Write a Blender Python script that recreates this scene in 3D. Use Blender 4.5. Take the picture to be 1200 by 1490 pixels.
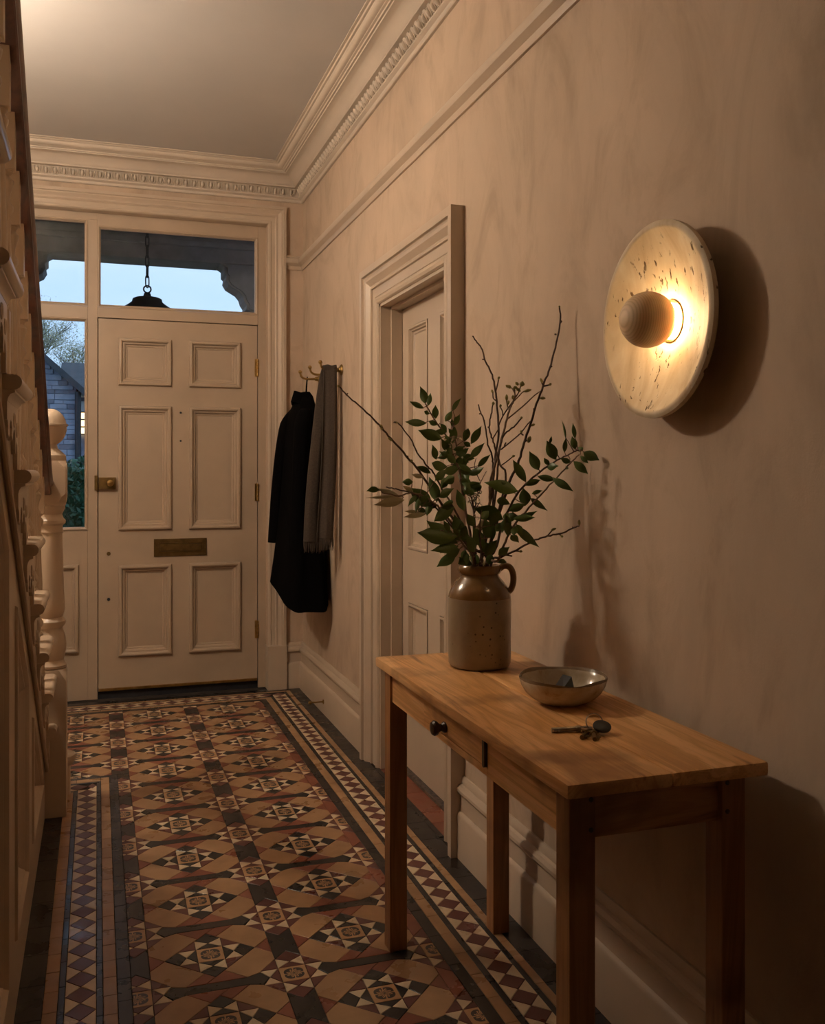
import bpy, bmesh, math, random
from mathutils import Vector, Matrix, Quaternion
random.seed(7)
R = random.Random(11)
for o in list(bpy.data.objects):
    bpy.data.objects.remove(o)
scene = bpy.context.scene
COL = scene.collection

# ------------------------------------------------------------------ camera, world, light, exposure
F_PX, YAW, HORIZON, EYE = 1368.88, 0.3229, 685.3, 1.22     # for a 1200 x 1490 frame
cam_d = bpy.data.cameras.new('camera')
cam = bpy.data.objects.new('camera', cam_d)
COL.objects.link(cam)
cam_d.sensor_fit = 'HORIZONTAL'
cam_d.sensor_width = 36.0
cam_d.lens = F_PX / 1200 * 36.0
cam_d.shift_y = (HORIZON - 745.0) / 1200
cam_d.clip_start = 0.02
cam.location = (0, 0, EYE)
cam.rotation_euler = (math.pi / 2, 0, -YAW)
scene.camera = cam
scene.view_settings.view_transform = 'Standard'
scene.view_settings.look = 'None'
scene.view_settings.gamma = 1.0
scene.view_settings.use_curve_mapping = False
scene.view_settings.exposure = 1.06

LAMP_COL = (1.0, 0.835, 0.66)
LAMP_POS = (-0.77, 3.34, 2.42)
LAMP_W = 101.0            # emission strength of the opal globe
STAIR_FILL_W = 6.0          # unseen fill globe added high in the stairwell
SCONCE_W = 76.0
SKY_W = 0.62

world = bpy.data.worlds.new('World')
scene.world = world
world.use_nodes = True
wn = world.node_tree.nodes
wl = world.node_tree.links
wn.clear()
w_out = wn.new('ShaderNodeOutputWorld')
w_bg = wn.new('ShaderNodeBackground')
w_tc = wn.new('ShaderNodeTexCoord')
w_map = wn.new('ShaderNodeMapping')
w_map.inputs['Scale'].default_value = (1.0, 1.0, 3.0)
w_noise = wn.new('ShaderNodeTexNoise')
w_noise.inputs['Scale'].default_value = 2.2
w_noise.inputs['Detail'].default_value = 5
w_ramp = wn.new('ShaderNodeValToRGB')
w_ramp.color_ramp.elements[0].position = 0.38
w_ramp.color_ramp.elements[0].color = (0.46, 0.68, 1.0, 1)
w_ramp.color_ramp.elements[1].position = 0.66
w_ramp.color_ramp.elements[1].color = (0.62, 0.78, 1.0, 1)
wl.new(w_tc.outputs['Generated'], w_map.inputs['Vector'])
wl.new(w_map.outputs['Vector'], w_noise.inputs['Vector'])
wl.new(w_noise.outputs['Fac'], w_ramp.inputs['Fac'])
wl.new(w_ramp.outputs['Color'], w_bg.inputs['Color'])
w_bg.inputs['Strength'].default_value = SKY_W
wl.new(w_bg.outputs['Background'], w_out.inputs['Surface'])

# ------------------------------------------------------------------ helpers
_c, _s = math.cos(YAW), math.sin(YAW)


def pt(u, v, zc):
    """photo pixel (1200 x 1490) at a camera depth in metres -> room point"""
    xc = (u - 600) / F_PX * zc
    return Vector((xc * _c + zc * _s, -xc * _s + zc * _c, EYE + (HORIZON - v) / F_PX * zc))


def to_px(p):
    zc = p[0] * _s + p[1] * _c
    if zc < 0.05:
        return None
    return 600 + F_PX * (p[0] * _c - p[1] * _s) / zc, HORIZON - F_PX * (p[2] - EYE) / zc


def tag(o, label=None, cat=None, group=None, kind=None):
    if label:
        o['label'] = label
    if cat:
        o['category'] = cat
    if group:
        o['group'] = group
    if kind:
        o['kind'] = kind
    return o


def empty(name, loc=(0, 0, 0)):
    o = bpy.data.objects.new(name, None)
    COL.objects.link(o)
    o.location = loc
    o.empty_display_size = 0.05
    return o


def link(name, mesh, parent=None, loc=None):
    o = bpy.data.objects.new(name, mesh)
    COL.objects.link(o)
    if parent is not None:
        o.parent = parent
        # geometry is written in room space; keep it there
        wloc = Vector((0, 0, 0))
        q = parent
        while q is not None:
            wloc += Vector(q.location)
            q = q.parent
        o.location = -wloc if loc is None else Vector(loc) - wloc
    elif loc is not None:
        o.location = loc
    return o


class MB:
    """collects geometry, builds ONE mesh object"""

    def __init__(self):
        self.v, self.f, self.m = [], [], []

    def add(self, verts, faces, mi=0):
        b = len(self.v)
        self.v += [tuple(p) for p in verts]
        self.f += [tuple(i + b for i in f) for f in faces]
        self.m += [mi] * len(faces)
        return self

    def box(self, x0, x1, y0, y1, z0, z1, ch=0.0, mi=0):
        if ch <= 0:
            v = [(x0, y0, z0), (x1, y0, z0), (x1, y1, z0), (x0, y1, z0),
                 (x0, y0, z1), (x1, y0, z1), (x1, y1, z1), (x0, y1, z1)]
            f = [(0, 3, 2, 1), (4, 5, 6, 7), (0, 1, 5, 4), (1, 2, 6, 5), (2, 3, 7, 6), (3, 0, 4, 7)]
            return self.add(v, f, mi)
        bm = bmesh.new()
        bmesh.ops.create_cube(bm, size=1)
        for p in bm.verts:
            p.co = Vector(((x0 + x1) / 2 + p.co.x * (x1 - x0), (y0 + y1) / 2 + p.co.y * (y1 - y0),
                           (z0 + z1) / 2 + p.co.z * (z1 - z0)))
        bmesh.ops.bevel(bm, geom=list(bm.edges), offset=ch, segments=2, affect='EDGES', profile=0.6)
        bm.verts.index_update()
        self.add([p.co[:] for p in bm.verts], [[p.index for p in f.verts] for f in bm.faces], mi)
        bm.free()
        return self

    def lathe(self, prof, seg=24, axis='z', o=(0, 0, 0), cap=True, mi=0, sx=1.0, sy=1.0):
        vs, fs = [], []
        n = len(prof)
        for r, h in prof:
            for k in range(seg):
                a = 2 * math.pi * k / seg
                p = (r * math.cos(a) * sx, r * math.sin(a) * sy, h)
                if axis == 'x':
                    p = (p[2], p[0], p[1])
                elif axis == 'y':
                    p = (p[0], p[2], p[1])
                vs.append((p[0] + o[0], p[1] + o[1], p[2] + o[2]))
        for i in range(n - 1):
            for k in range(seg):
                k2 = (k + 1) % seg
                fs.append((i * seg + k, i * seg + k2, (i + 1) * seg + k2, (i + 1) * seg + k))
        if cap:
            fs.append(tuple(range(seg))[::-1])
            fs.append(tuple((n - 1) * seg + k for k in range(seg)))
        return self.add(vs, fs, mi)

    def tube(self, pts, rad, seg=8, cap=True, mi=0):
        pts = [Vector(p) for p in pts]
        n = len(pts)
        if not hasattr(rad, '__len__'):
            rad = [rad] * n
        t0 = (pts[1] - pts[0]).normalized()
        up = Vector((0, 0, 1)) if abs(t0.z) < 0.9 else Vector((1, 0, 0))
        nrm = (up - t0 * up.dot(t0)).normalized()
        vs, fs = [], []
        for i in range(n):
            t = (pts[min(i + 1, n - 1)] - pts[max(i - 1, 0)])
            t = t.normalized() if t.length > 1e-9 else t0
            nrm = (nrm - t * nrm.dot(t))
            nrm = nrm.normalized() if nrm.length > 1e-6 else t.orthogonal().normalized()
            b = t.cross(nrm)
            for k in range(seg):
                a = 2 * math.pi * k / seg
                vs.append(pts[i] + (nrm * math.cos(a) + b * math.sin(a)) * rad[i])
        for i in range(n - 1):
            for k in range(seg):
                k2 = (k + 1) % seg
                fs.append((i * seg + k, i * seg + k2, (i + 1) * seg + k2, (i + 1) * seg + k))
        if cap:
            fs.append(tuple(range(seg))[::-1])
            fs.append(tuple((n - 1) * seg + k for k in range(seg)))
        return self.add(vs, fs, mi)

    def rings(self, rings, closed=True, cap0=False, cap1=False, mi=0):
        """loft of equal-length vertex rows"""
        n = len(rings[0])
        vs = [p for r in rings for p in r]
        fs = []
        for i in range(len(rings) - 1):
            for k in range(n if closed else n - 1):
                k2 = (k + 1) % n
                fs.append((i * n + k, i * n + k2, (i + 1) * n + k2, (i + 1) * n + k))
        if cap0:
            fs.append(tuple(range(n))[::-1])
        if cap1:
            fs.append(tuple((len(rings) - 1) * n + k for k in range(n)))
        return self.add(vs, fs, mi)

    def prism(self, poly, d, z0=0.0, mi=0):
        """poly: 3-D points of a planar polygon, extruded by vector d"""
        d = Vector(d)
        n = len(poly)
        a = [Vector(p) for p in poly]
        b = [p + d for p in a]
        fs = [tuple(range(n))[::-1], tuple(range(n, 2 * n))]
        for k in range(n):
            k2 = (k + 1) % n
            fs.append((k, k2, n + k2, n + k))
        return self.add(a + b, fs, mi)

    def mesh(self, name, mats, smooth=False, fix=True, angle=None):
        me = bpy.data.meshes.new(name)
        me.from_pydata(self.v, [], self.f)
        if not isinstance(mats, (list, tuple)):
            mats = [mats]
        for m in mats:
            me.materials.append(m)
        if len(mats) > 1:
            me.polygons.foreach_set('material_index', self.m)
        if fix:
            bm = bmesh.new()
            bm.from_mesh(me)
            bmesh.ops.recalc_face_normals(bm, faces=bm.faces)
            bm.to_mesh(me)
            bm.free()
        if smooth:
            me.polygons.foreach_set('use_smooth', [True] * len(me.polygons))
            if angle is not None:
                try:
                    me.set_sharp_from_angle(angle=math.radians(angle))
                except Exception:
                    pass
        me.update()
        return me

    def build(self, name, mats, parent=None, smooth=False, angle=40, loc=None):
        return link(name, self.mesh(name, mats, smooth, True, angle), parent, loc)


def inset(poly, d):
    """inward offset of a CCW 2-D polygon"""
    n = len(poly)
    out = []
    for i in range(n):
        p0, p1, p2 = Vector(poly[i - 1]), Vector(poly[i]), Vector(poly[(i + 1) % n])
        e1 = (p1 - p0).normalized()
        e2 = (p2 - p1).normalized()
        n1 = Vector((-e1.y, e1.x))
        n2 = Vector((-e2.y, e2.x))
        m = n1 + n2
        k = max(0.25, 1 + n1.dot(n2))
        out.append(p1 + m * (d / k))
    return out


def area(poly):
    return 0.5 * sum(poly[i - 1][0] * poly[i][1] - poly[i][0] * poly[i - 1][1] for i in range(len(poly)))


def clip(poly, axis, val, keep_ge):
    out = []
    n = len(poly)
    for i in range(n):
        a, b = poly[i], poly[(i + 1) % n]
        da = (a[axis] - val) * (1 if keep_ge else -1)
        db = (b[axis] - val) * (1 if keep_ge else -1)
        if da >= 0:
            out.append(a)
        if (da > 0 and db < 0) or (da < 0 and db > 0):
            t = da / (da - db)
            out.append((a[0] + (b[0] - a[0]) * t, a[1] + (b[1] - a[1]) * t))
    res = []
    for p in out:
        if not res or (abs(p[0] - res[-1][0]) + abs(p[1] - res[-1][1])) > 1e-5:
            res.append(p)
    if len(res) > 1 and abs(res[0][0] - res[-1][0]) + abs(res[0][1] - res[-1][1]) < 1e-5:
        res.pop()
    return res if len(res) >= 3 and abs(area(res)) > 4e-6 else []


def poly_ring(mb, poly, prof, to3):
    """moulding round a closed CCW polygon; prof = (inset, height); to3(x, y, h) -> room point"""
    mb.rings([[to3(p[0], p[1], h) for p in inset(poly, d)] for d, h in prof], closed=True)


def spline(pts, n=4):
    """Catmull-Rom through points"""
    pts = [Vector(p) for p in pts]
    if len(pts) < 3:
        return pts
    out = []
    for i in range(len(pts) - 1):
        p0 = pts[max(i - 1, 0)]
        p1, p2 = pts[i], pts[i + 1]
        p3 = pts[min(i + 2, len(pts) - 1)]
        for k in range(n):
            t = k / n
            out.append(0.5 * ((2 * p1) + (p2 - p0) * t + (2 * p0 - 5 * p1 + 4 * p2 - p3) * t * t +
                              (3 * p1 - p0 - 3 * p2 + p3) * t ** 3))
    out.append(pts[-1])
    return out


# ------------------------------------------------------------------ materials
class NT:
    def __init__(self, name, rough=0.5, metal=0.0, coat=0.0, spec=0.5):
        self.mat = bpy.data.materials.new(name)
        self.mat.use_nodes = True
        self.t = self.mat.node_tree
        self.b = self.t.nodes['Principled BSDF']
        self.b.inputs['Roughness'].default_value = rough
        self.b.inputs['Metallic'].default_value = metal
        self.b.inputs['Specular IOR Level'].default_value = spec
        if coat:
            self.b.inputs['Coat Weight'].default_value = coat
            self.b.inputs['Coat Roughness'].default_value = 0.15

    def n(self, typ, **kw):
        nd = self.t.nodes.new(typ)
        for k, v in kw.items():
            if k in nd.inputs.keys():
                nd.inputs[k].default_value = v
            else:
                setattr(nd, k, v)
        return nd

    def l(self, a, b):
        self.t.links.new(a, b)

    def coord(self, kind='Object', scale=(1, 1, 1), rot=(0, 0, 0)):
        tc = self.n('ShaderNodeTexCoord')
        mp = self.n('ShaderNodeMapping')
        mp.inputs['Scale'].default_value = scale
        mp.inputs['Rotation'].default_value = rot
        self.l(tc.outputs[kind], mp.inputs['Vector'])
        return mp.outputs['Vector']

    def pos(self, scale=(1, 1, 1)):
        g = self.n('ShaderNodeNewGeometry')
        mp = self.n('ShaderNodeMapping')
        mp.inputs['Scale'].default_value = scale
        self.l(g.outputs['Position'], mp.inputs['Vector'])
        return mp.outputs['Vector']

    def noise(self, vec, scale, detail=4, rough=0.55, dist=0.0):
        nd = self.n('ShaderNodeTexNoise')
        nd.inputs['Scale'].default_value = scale
        nd.inputs['Detail'].default_value = detail
        nd.inputs['Roughness'].default_value = rough
        nd.inputs['Distortion'].default_value = dist
        if vec is not None:
            self.l(vec, nd.inputs['Vector'])
        return nd.outputs['Fac']

    def ramp(self, fac, stops):
        nd = self.n('ShaderNodeValToRGB')
        cr = nd.color_ramp
        while len(cr.elements) < len(stops):
            cr.elements.new(0.5)
        for e, (p, c) in zip(cr.elements, stops):
            e.position = p
            e.color = (*c, 1) if len(c) == 3 else c
        self.l(fac, nd.inputs['Fac'])
        return nd.outputs['Color']

    def mix(self, fac, a, b, blend='MIX'):
        nd = self.n('ShaderNodeMix', data_type='RGBA', blend_type=blend)
        for s, x in ((nd.inputs['Factor'], fac), (nd.inputs[6], a), (nd.inputs[7], b)):
            if isinstance(x, (int, float)):
                s.default_value = x
            elif isinstance(x, tuple):
                s.default_value = (*x, 1)
            else:
                self.l(x, s)
        return nd.outputs[2]

    def math(self, op, a, b=None, c=None):
        nd = self.n('ShaderNodeMath', operation=op)
        for i, x in enumerate((a, b, c)):
            if x is None:
                continue
            if isinstance(x, (int, float)):
                nd.inputs[i].default_value = x
            else:
                self.l(x, nd.inputs[i])
        return nd.outputs[0]

    def color(self, c):
        if isinstance(c, tuple):
            self.b.inputs['Base Color'].default_value = (*c, 1)
        else:
            self.l(c, self.b.inputs['Base Color'])

    def bump(self, h, strength=0.2, dist=0.01):
        nd = self.n('ShaderNodeBump')
        nd.inputs['Strength'].default_value = strength
        nd.inputs['Distance'].default_value = dist
        self.l(h, nd.inputs['Height'])
        self.l(nd.outputs['Normal'], self.b.inputs['Normal'])


def sh(c, k):
    return tuple(min(1.0, x * k) for x in c)


def m_paint(name, col, rough=0.38, var=0.07):
    t = NT(name, rough)
    v = t.pos()
    f = t.noise(v, 3.0, 5, 0.6)
    t.color(t.ramp(f, [(0.3, sh(col, 1 - var)), (0.7, sh(col, 1 + var))]))
    t.bump(t.noise(t.pos((1, 1, 0.25)), 90, 3), 0.06, 0.002)
    return t.mat


def m_plaster(name, col):
    t = NT(name, 0.85, spec=0.25)
    v = t.pos((1.0, 1.0, 0.6))
    f1 = t.noise(v, 1.7, 8, 0.62, 0.8)
    f2 = t.noise(t.pos((1, 1, 0.55)), 3.6, 8, 0.62, 2.2)
    a = t.ramp(f1, [(0.25, sh(col, 0.80)), (0.5, col), (0.75, sh(col, 1.14))])
    b = t.ramp(f2, [(0.30, (0.66, 0.64, 0.60)), (0.52, (0.97, 0.97, 0.97)), (0.72, (1.0, 1.0, 1.0))])
    t.color(t.mix(0.55, a, b, 'MULTIPLY'))
    h = t.math('ADD', t.math('MULTIPLY', t.noise(t.pos(), 220, 3), 0.25), t.noise(t.pos((1, 1, 0.6)), 14, 6, 0.6, 1.0))
    t.bump(h, 0.22, 0.006)
    return t.mat


def m_tile(name, col, rough=0.30, var=0.12):
    t = NT(name, rough, spec=0.45)
    oi = t.n('ShaderNodeObjectInfo')
    f = t.noise(t.pos(), 16, 5, 0.6)
    c = t.ramp(f, [(0.3, sh(col, 1 - var)), (0.7, sh(col, 1 + var))])
    k = t.ramp(oi.outputs['Random'], [(0.0, (0.80, 0.78, 0.78)), (1.0, (1.0, 1.0, 1.0))])
    c = t.mix(0.8, c, k, 'MULTIPLY')
    # foot wear: small pale scuffs and dark pits
    sp = t.noise(t.pos(), 140, 3, 0.7)
    c = t.mix(t.ramp(sp, [(0.77, (0, 0, 0)), (0.85, (0.7, 0.7, 0.7))]), c, sh(col, 0.55))
    t.color(c)
    rr = t.ramp(t.noise(t.pos(), 9, 4), [(0.3, (rough - 0.08,) * 3), (0.7, (rough + 0.16,) * 3)])
    t.l(rr, t.b.inputs['Roughness'])
    t.bump(t.noise(t.pos(), 60, 4), 0.08, 0.002)
    return t.mat


def m_encaustic():
    """buff square printed with a dark rosette"""
    t = NT('encaustic_rosette_clay', 0.38)
    tc = t.n('ShaderNodeTexCoord')
    sep = t.n('ShaderNodeSeparateXYZ')
    t.l(tc.outputs['Object'], sep.inputs[0])
    x, y = sep.outputs[0], sep.outputs[1]
    r = t.math('MULTIPLY', t.math('SQRT', t.math('ADD', t.math('MULTIPLY', x, x), t.math('MULTIPLY', y, y))), 1 / 0.033)
    a = t.math('ARCTAN2', y, x)
    pet = t.math('ABSOLUTE', t.math('SINE', t.math('MULTIPLY', a, 4.0)))
    fine = t.math('ABSOLUTE', t.math('SINE', t.math('ADD', t.math('MULTIPLY', a, 8.0), t.math('MULTIPLY', r, 9.0))))
    four = t.math('ABSOLUTE', t.math('SINE', t.math('MULTIPLY', a, 2.0)))
    inside = t.math('LESS_THAN', r, t.math('ADD', 0.68, t.math('MULTIPLY', four, 0.14)))
    leafy = t.math('MULTIPLY', t.math('LESS_THAN', r, t.math('ADD', 0.34, t.math('MULTIPLY', pet, 0.24))), t.math('GREATER_THAN', fine, 0.62))
    stalk = t.math('MULTIPLY', t.math('LESS_THAN', four, 0.16), t.math('GREATER_THAN', r, 0.30))
    ring = t.math('MAXIMUM', t.math('MULTIPLY', t.math('GREATER_THAN', r, 0.08), leafy), stalk)
    dark = t.math('MULTIPLY', inside, t.math('SUBTRACT', 1.0, ring))
    buff = t.ramp(t.noise(t.pos(), 30, 4), [(0.3, (0.40, 0.225, 0.105)), (0.7, (0.52, 0.31, 0.16))])
    t.color(t.mix(dark, buff, (0.030, 0.024, 0.022)))
    return t.mat


def m_wood(name, dark, mid, light, axis='y', rough=0.42, coat=0.12, ring=1.0):
    t = NT(name, rough, coat=coat)
    sc = {'x': (0.55, 7, 7), 'y': (7, 0.55, 7), 'z': (7, 7, 0.55)}[axis]
    v = t.pos(sc)
    big = t.noise(v, 1.6 * ring, 5, 0.55, 1.3)
    w = t.math('SINE', t.math('MULTIPLY', big, 34.0))
    g = t.ramp(t.math('ADD', t.math('MULTIPLY', w, 0.14), t.math('MULTIPLY', big, 1.0)),
               [(0.12, dark), (0.40, mid), (0.68, light)])
    sf = {'x': (2.0, 90, 90), 'y': (90, 2.0, 90), 'z': (90, 90, 2.0)}[axis]
    pores = t.noise(t.pos(sf), 3.0, 3, 0.6)
    g = t.mix(t.ramp(pores, [(0.54, (0, 0, 0)), (0.78, (0.42, 0.42, 0.42))]), g, dark)
    kn = t.noise(t.pos(), 5.0, 3, 0.5)
    g = t.mix(t.ramp(kn, [(0.56, (0, 0, 0)), (0.70, (0.75, 0.75, 0.75))]), g, dark)
    t.color(g)
    t.bump(pores, 0.12, 0.002)
    return t.mat


def m_simple(name, col, rough=0.5, metal=0.0, var=0.1, scale=20, bump=0.0, bscale=80, coat=0.0):
    t = NT(name, rough, metal, coat)
    f = t.noise(t.pos(), scale, 4, 0.6)
    t.color(t.ramp(f, [(0.3, sh(col, 1 - var)), (0.7, sh(col, 1 + var))]))
    if bump:
        t.bump(t.noise(t.pos(), bscale, 4), bump, 0.003)
    return t.mat


def m_emit(name, col, strength):
    t = NT(name)
    t.color((0.8, 0.75, 0.65))
    t.b.inputs['Emission Color'].default_value = (*col, 1)
    t.b.inputs['Emission Strength'].default_value = strength
    return t.mat


M = {}
M['wall'] = m_plaster('limewash_plaster', (0.545, 0.42, 0.312))
M['ceiling'] = m_simple('ceiling_plaster', (0.545, 0.520, 0.490), 0.9, var=0.03, scale=2, bump=0.05)
M['trim'] = m_paint('trim_paint', (0.53, 0.425, 0.32), 0.36)
M['cornice'] = m_paint('cornice_paint', (0.58, 0.495, 0.40), 0.6)
M['doorpaint'] = m_paint('front_door_paint', (0.46, 0.355, 0.255), 0.42)
M['stairpaint'] = m_paint('stair_paint', (0.55, 0.425, 0.305), 0.30)
M['grout'] = m_simple('dark_grout', (0.035, 0.026, 0.02), 0.9)
M['buff'] = m_tile('buff_tile_clay', (0.40, 0.235, 0.120))
M['red'] = m_tile('red_tile_clay', (0.25, 0.083, 0.048))
M['maroon'] = m_tile('maroon_tile_clay', (0.135, 0.046, 0.037))
M['black'] = m_tile('black_tile_clay', (0.030, 0.026, 0.024), 0.27)
M['blue'] = m_tile('blue_black_tile_clay', (0.034, 0.035, 0.043), 0.24)
M['cream'] = m_tile('cream_tile_clay', (0.68, 0.54, 0.36))
M['enc'] = m_encaustic()
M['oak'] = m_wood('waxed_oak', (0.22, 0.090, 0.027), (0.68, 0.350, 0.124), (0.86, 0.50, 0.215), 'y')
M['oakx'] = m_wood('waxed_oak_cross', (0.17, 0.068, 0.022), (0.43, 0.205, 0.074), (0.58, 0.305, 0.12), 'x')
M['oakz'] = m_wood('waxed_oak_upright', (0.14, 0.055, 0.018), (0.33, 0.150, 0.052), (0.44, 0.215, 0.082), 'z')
M['darkwood'] = m_wood('dark_turned_wood', (0.02, 0.008, 0.004), (0.055, 0.022, 0.01), (0.09, 0.035, 0.015), 'z', 0.3, 0.4)
M['mahog'] = m_wood('mahogany', (0.025, 0.006, 0.004), (0.075, 0.018, 0.010), (0.12, 0.034, 0.018), 'y', 0.28, 0.5)
M['brass'] = m_simple('aged_brass', (0.42, 0.27, 0.095), 0.36, 1.0, 0.25, 30)
M['brassd'] = m_simple('tarnished_brass', (0.17, 0.105, 0.035), 0.5, 0.85, 0.25, 30)
M['steel'] = m_simple('worn_steel', (0.34, 0.30, 0.26), 0.34, 1.0, 0.3, 60)
M['iron'] = m_simple('dark_iron', (0.035, 0.036, 0.042), 0.55, 0.4, 0.2)
M['coat'] = m_simple('black_wool', (0.0022, 0.0018, 0.0020), 1.0, var=0.3, scale=60, bump=0.3, bscale=600)
M['coat'].node_tree.nodes['Principled BSDF'].inputs['Specular IOR Level'].default_value = 0.06
M['scarf'] = m_simple('taupe_wool', (0.060, 0.044, 0.032), 0.95, var=0.22, scale=140, bump=0.5, bscale=700)
M['lining'] = m_simple('black_satin', (0.004, 0.004, 0.005), 0.5)
M['bark'] = m_simple('twig_bark', (0.085, 0.048, 0.032), 0.7, var=0.4, scale=90, bump=0.5, bscale=300)
M['bark2'] = m_simple('pale_stem_bark', (0.17, 0.105, 0.062), 0.7, var=0.35, scale=90, bump=0.5, bscale=300)
M['bud'] = m_simple('green_bud', (0.27, 0.235, 0.075), 0.6, var=0.4, scale=80)


def m_leaf(name, col, back):
    t = NT(name, 0.40, spec=0.32)
    oi = t.n('ShaderNodeObjectInfo')
    f = t.noise(t.pos(), 60, 4)
    c = t.ramp(f, [(0.3, sh(col, 0.65)), (0.7, sh(col, 1.3))])
    c = t.mix(t.math('MULTIPLY', oi.outputs['Random'], 0.45), c, (0.058, 0.098, 0.014))
    g = t.n('ShaderNodeNewGeometry')
    t.color(t.mix(g.outputs['Backfacing'], c, back))
    t.bump(t.noise(t.pos(), 160, 3), 0.15, 0.002)
    return t.mat


M['leaf'] = m_leaf('evergreen_leaf', (0.038, 0.098, 0.012), (0.085, 0.130, 0.030))
M['leafpale'] = m_leaf('withered_leaf', (0.34, 0.29, 0.16), (0.40, 0.35, 0.21))
M['black_plastic'] = m_simple('black_plastic', (0.010, 0.009, 0.009), 0.4)
M['cable'] = m_simple('lamp_cord', (0.03, 0.02, 0.015), 0.6)


def m_travertine():
    t = NT('travertine', 0.62, spec=0.35)
    v = t.coord('Object', (1, 1, 1))
    f = t.noise(t.coord('Object', (1, 1.0, 0.35)), 11, 7, 0.6, 1.2)
    c = t.ramp(f, [(0.25, (0.50, 0.36, 0.20)), (0.5, (0.66, 0.53, 0.35)), (0.75, (0.78, 0.69, 0.53))])
    holes = t.noise(t.coord('Object', (1, 1.0, 0.42)), 95, 3, 0.55, 0.4)
    patch = t.noise(v, 7.5, 3)
    hm = t.math('MULTIPLY', t.ramp(holes, [(0.62, (0, 0, 0)), (0.665, (1, 1, 1))]),
                t.ramp(patch, [(0.42, (0, 0, 0)), (0.52, (1, 1, 1))]))
    t.color(t.mix(hm, c, (0.13, 0.075, 0.03)))
    h = t.math('SUBTRACT', t.math('MULTIPLY', t.noise(v, 45, 5), 0.3), hm)
    t.bump(h, 0.55, 0.004)
    return t.mat


def m_ball():
    t = NT('turned_stone_rings', 0.5)
    t.b.inputs['Subsurface Weight'].default_value = 0.8
    t.b.inputs['Subsurface Radius'].default_value = (1.0, 0.85, 0.62)
    t.b.inputs['Subsurface Scale'].default_value = 0.03
    tc = t.n('ShaderNodeTexCoord')
    sep = t.n('ShaderNodeSeparateXYZ')
    t.l(tc.outputs['Object'], sep.inputs[0])
    wob = t.noise(tc.outputs['Object'], 14, 3)
    w = t.math('SINE', t.math('ADD', t.math('MULTIPLY', sep.outputs[0], 1500.0), t.math('MULTIPLY', wob, 3.0)))
    t.color(t.ramp(t.math('MULTIPLY_ADD', w, 0.5, 0.5),
                   [(0.0, (0.60, 0.44, 0.265)), (0.5, (0.69, 0.52, 0.325)), (1.0, (0.72, 0.55, 0.35))]))
    return t.mat


def m_jar():
    t = NT('salt_glazed_stoneware', 0.25, coat=0.35)
    g = t.n('ShaderNodeNewGeometry')
    sep = t.n('ShaderNodeSeparateXYZ')
    t.l(g.outputs['Position'], sep.inputs[0])
    z = t.math('ADD', sep.outputs[2], t.math('MULTIPLY', t.noise(t.pos(), 20, 2), 0.0025))
    top = t.math('GREATER_THAN', z, 0.911)
    body = t.ramp(t.noise(t.pos(), 16, 5), [(0.25, (0.225, 0.165, 0.10)), (0.55, (0.30, 0.225, 0.14)), (0.8, (0.25, 0.165, 0.085))])
    spk = t.n('ShaderNodeTexVoronoi')
    spk.inputs['Scale'].default_value = 75
    t.l(t.pos(), spk.inputs['Vector'])
    clump = t.ramp(t.noise(t.pos(), 13, 3), [(0.46, (0, 0, 0)), (0.58, (1, 1, 1))])
    dot = t.math('MULTIPLY', t.ramp(spk.outputs['Distance'], [(0.14, (1, 1, 1)), (0.22, (0, 0, 0))]), clump)
    body = t.mix(dot, body, (0.035, 0.018, 0.008))
    glaze = t.ramp(t.noise(t.pos((1, 1, 0.5)), 22, 5), [(0.3, (0.135, 0.062, 0.016)), (0.7, (0.25, 0.135, 0.040))])
    t.color(t.mix(top, body, glaze))
    t.l(t.math('MULTIPLY_ADD', top, -0.14, 0.34), t.b.inputs['Roughness'])
    t.bump(t.noise(t.pos(), 90, 4), 0.15, 0.002)
    return t.mat


def m_bowl():
    t = NT('speckled_cream_glaze', 0.22, coat=0.4)
    f = t.noise(t.pos(), 24, 6, 0.62, 0.6)
    c = t.ramp(f, [(0.28, (0.25, 0.145, 0.06)), (0.42, (0.44, 0.35, 0.225)), (0.62, (0.54, 0.455, 0.33)), (0.8, (0.42, 0.345, 0.24))])
    g = t.n('ShaderNodeNewGeometry')
    sep = t.n('ShaderNodeSeparateXYZ')
    t.l(g.outputs['Position'], sep.inputs[0])
    zz = t.math('ADD', sep.outputs[2], t.math('MULTIPLY', t.noise(t.pos(), 35, 4), 0.006))
    rim = t.ramp(t.math('MULTIPLY', t.math('SUBTRACT', zz, 0.7925), 400.0), [(0.3, (0, 0, 0)), (0.8, (1, 1, 1))])
    t.color(t.mix(t.math('MULTIPLY', rim, 0.75), c, (0.115, 0.058, 0.022)))
    t.bump(t.noise(t.pos(), 50, 4), 0.2, 0.003)
    return t.mat


M['travertine'] = m_travertine()
M['ball'] = m_ball()
M['jar'] = m_jar()
M['bowl'] = m_bowl()
M['glow'] = m_emit('sconce_bulb', (1.0, 0.66, 0.33), SCONCE_W)
M['globe'] = m_emit('opal_globe', LAMP_COL, LAMP_W)
M['fill_globe'] = m_emit('opal_globe_fill', LAMP_COL, STAIR_FILL_W)
M['lit_window'] = m_emit('lit_house_window', (1.0, 0.62, 0.28), 1.6)


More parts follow.
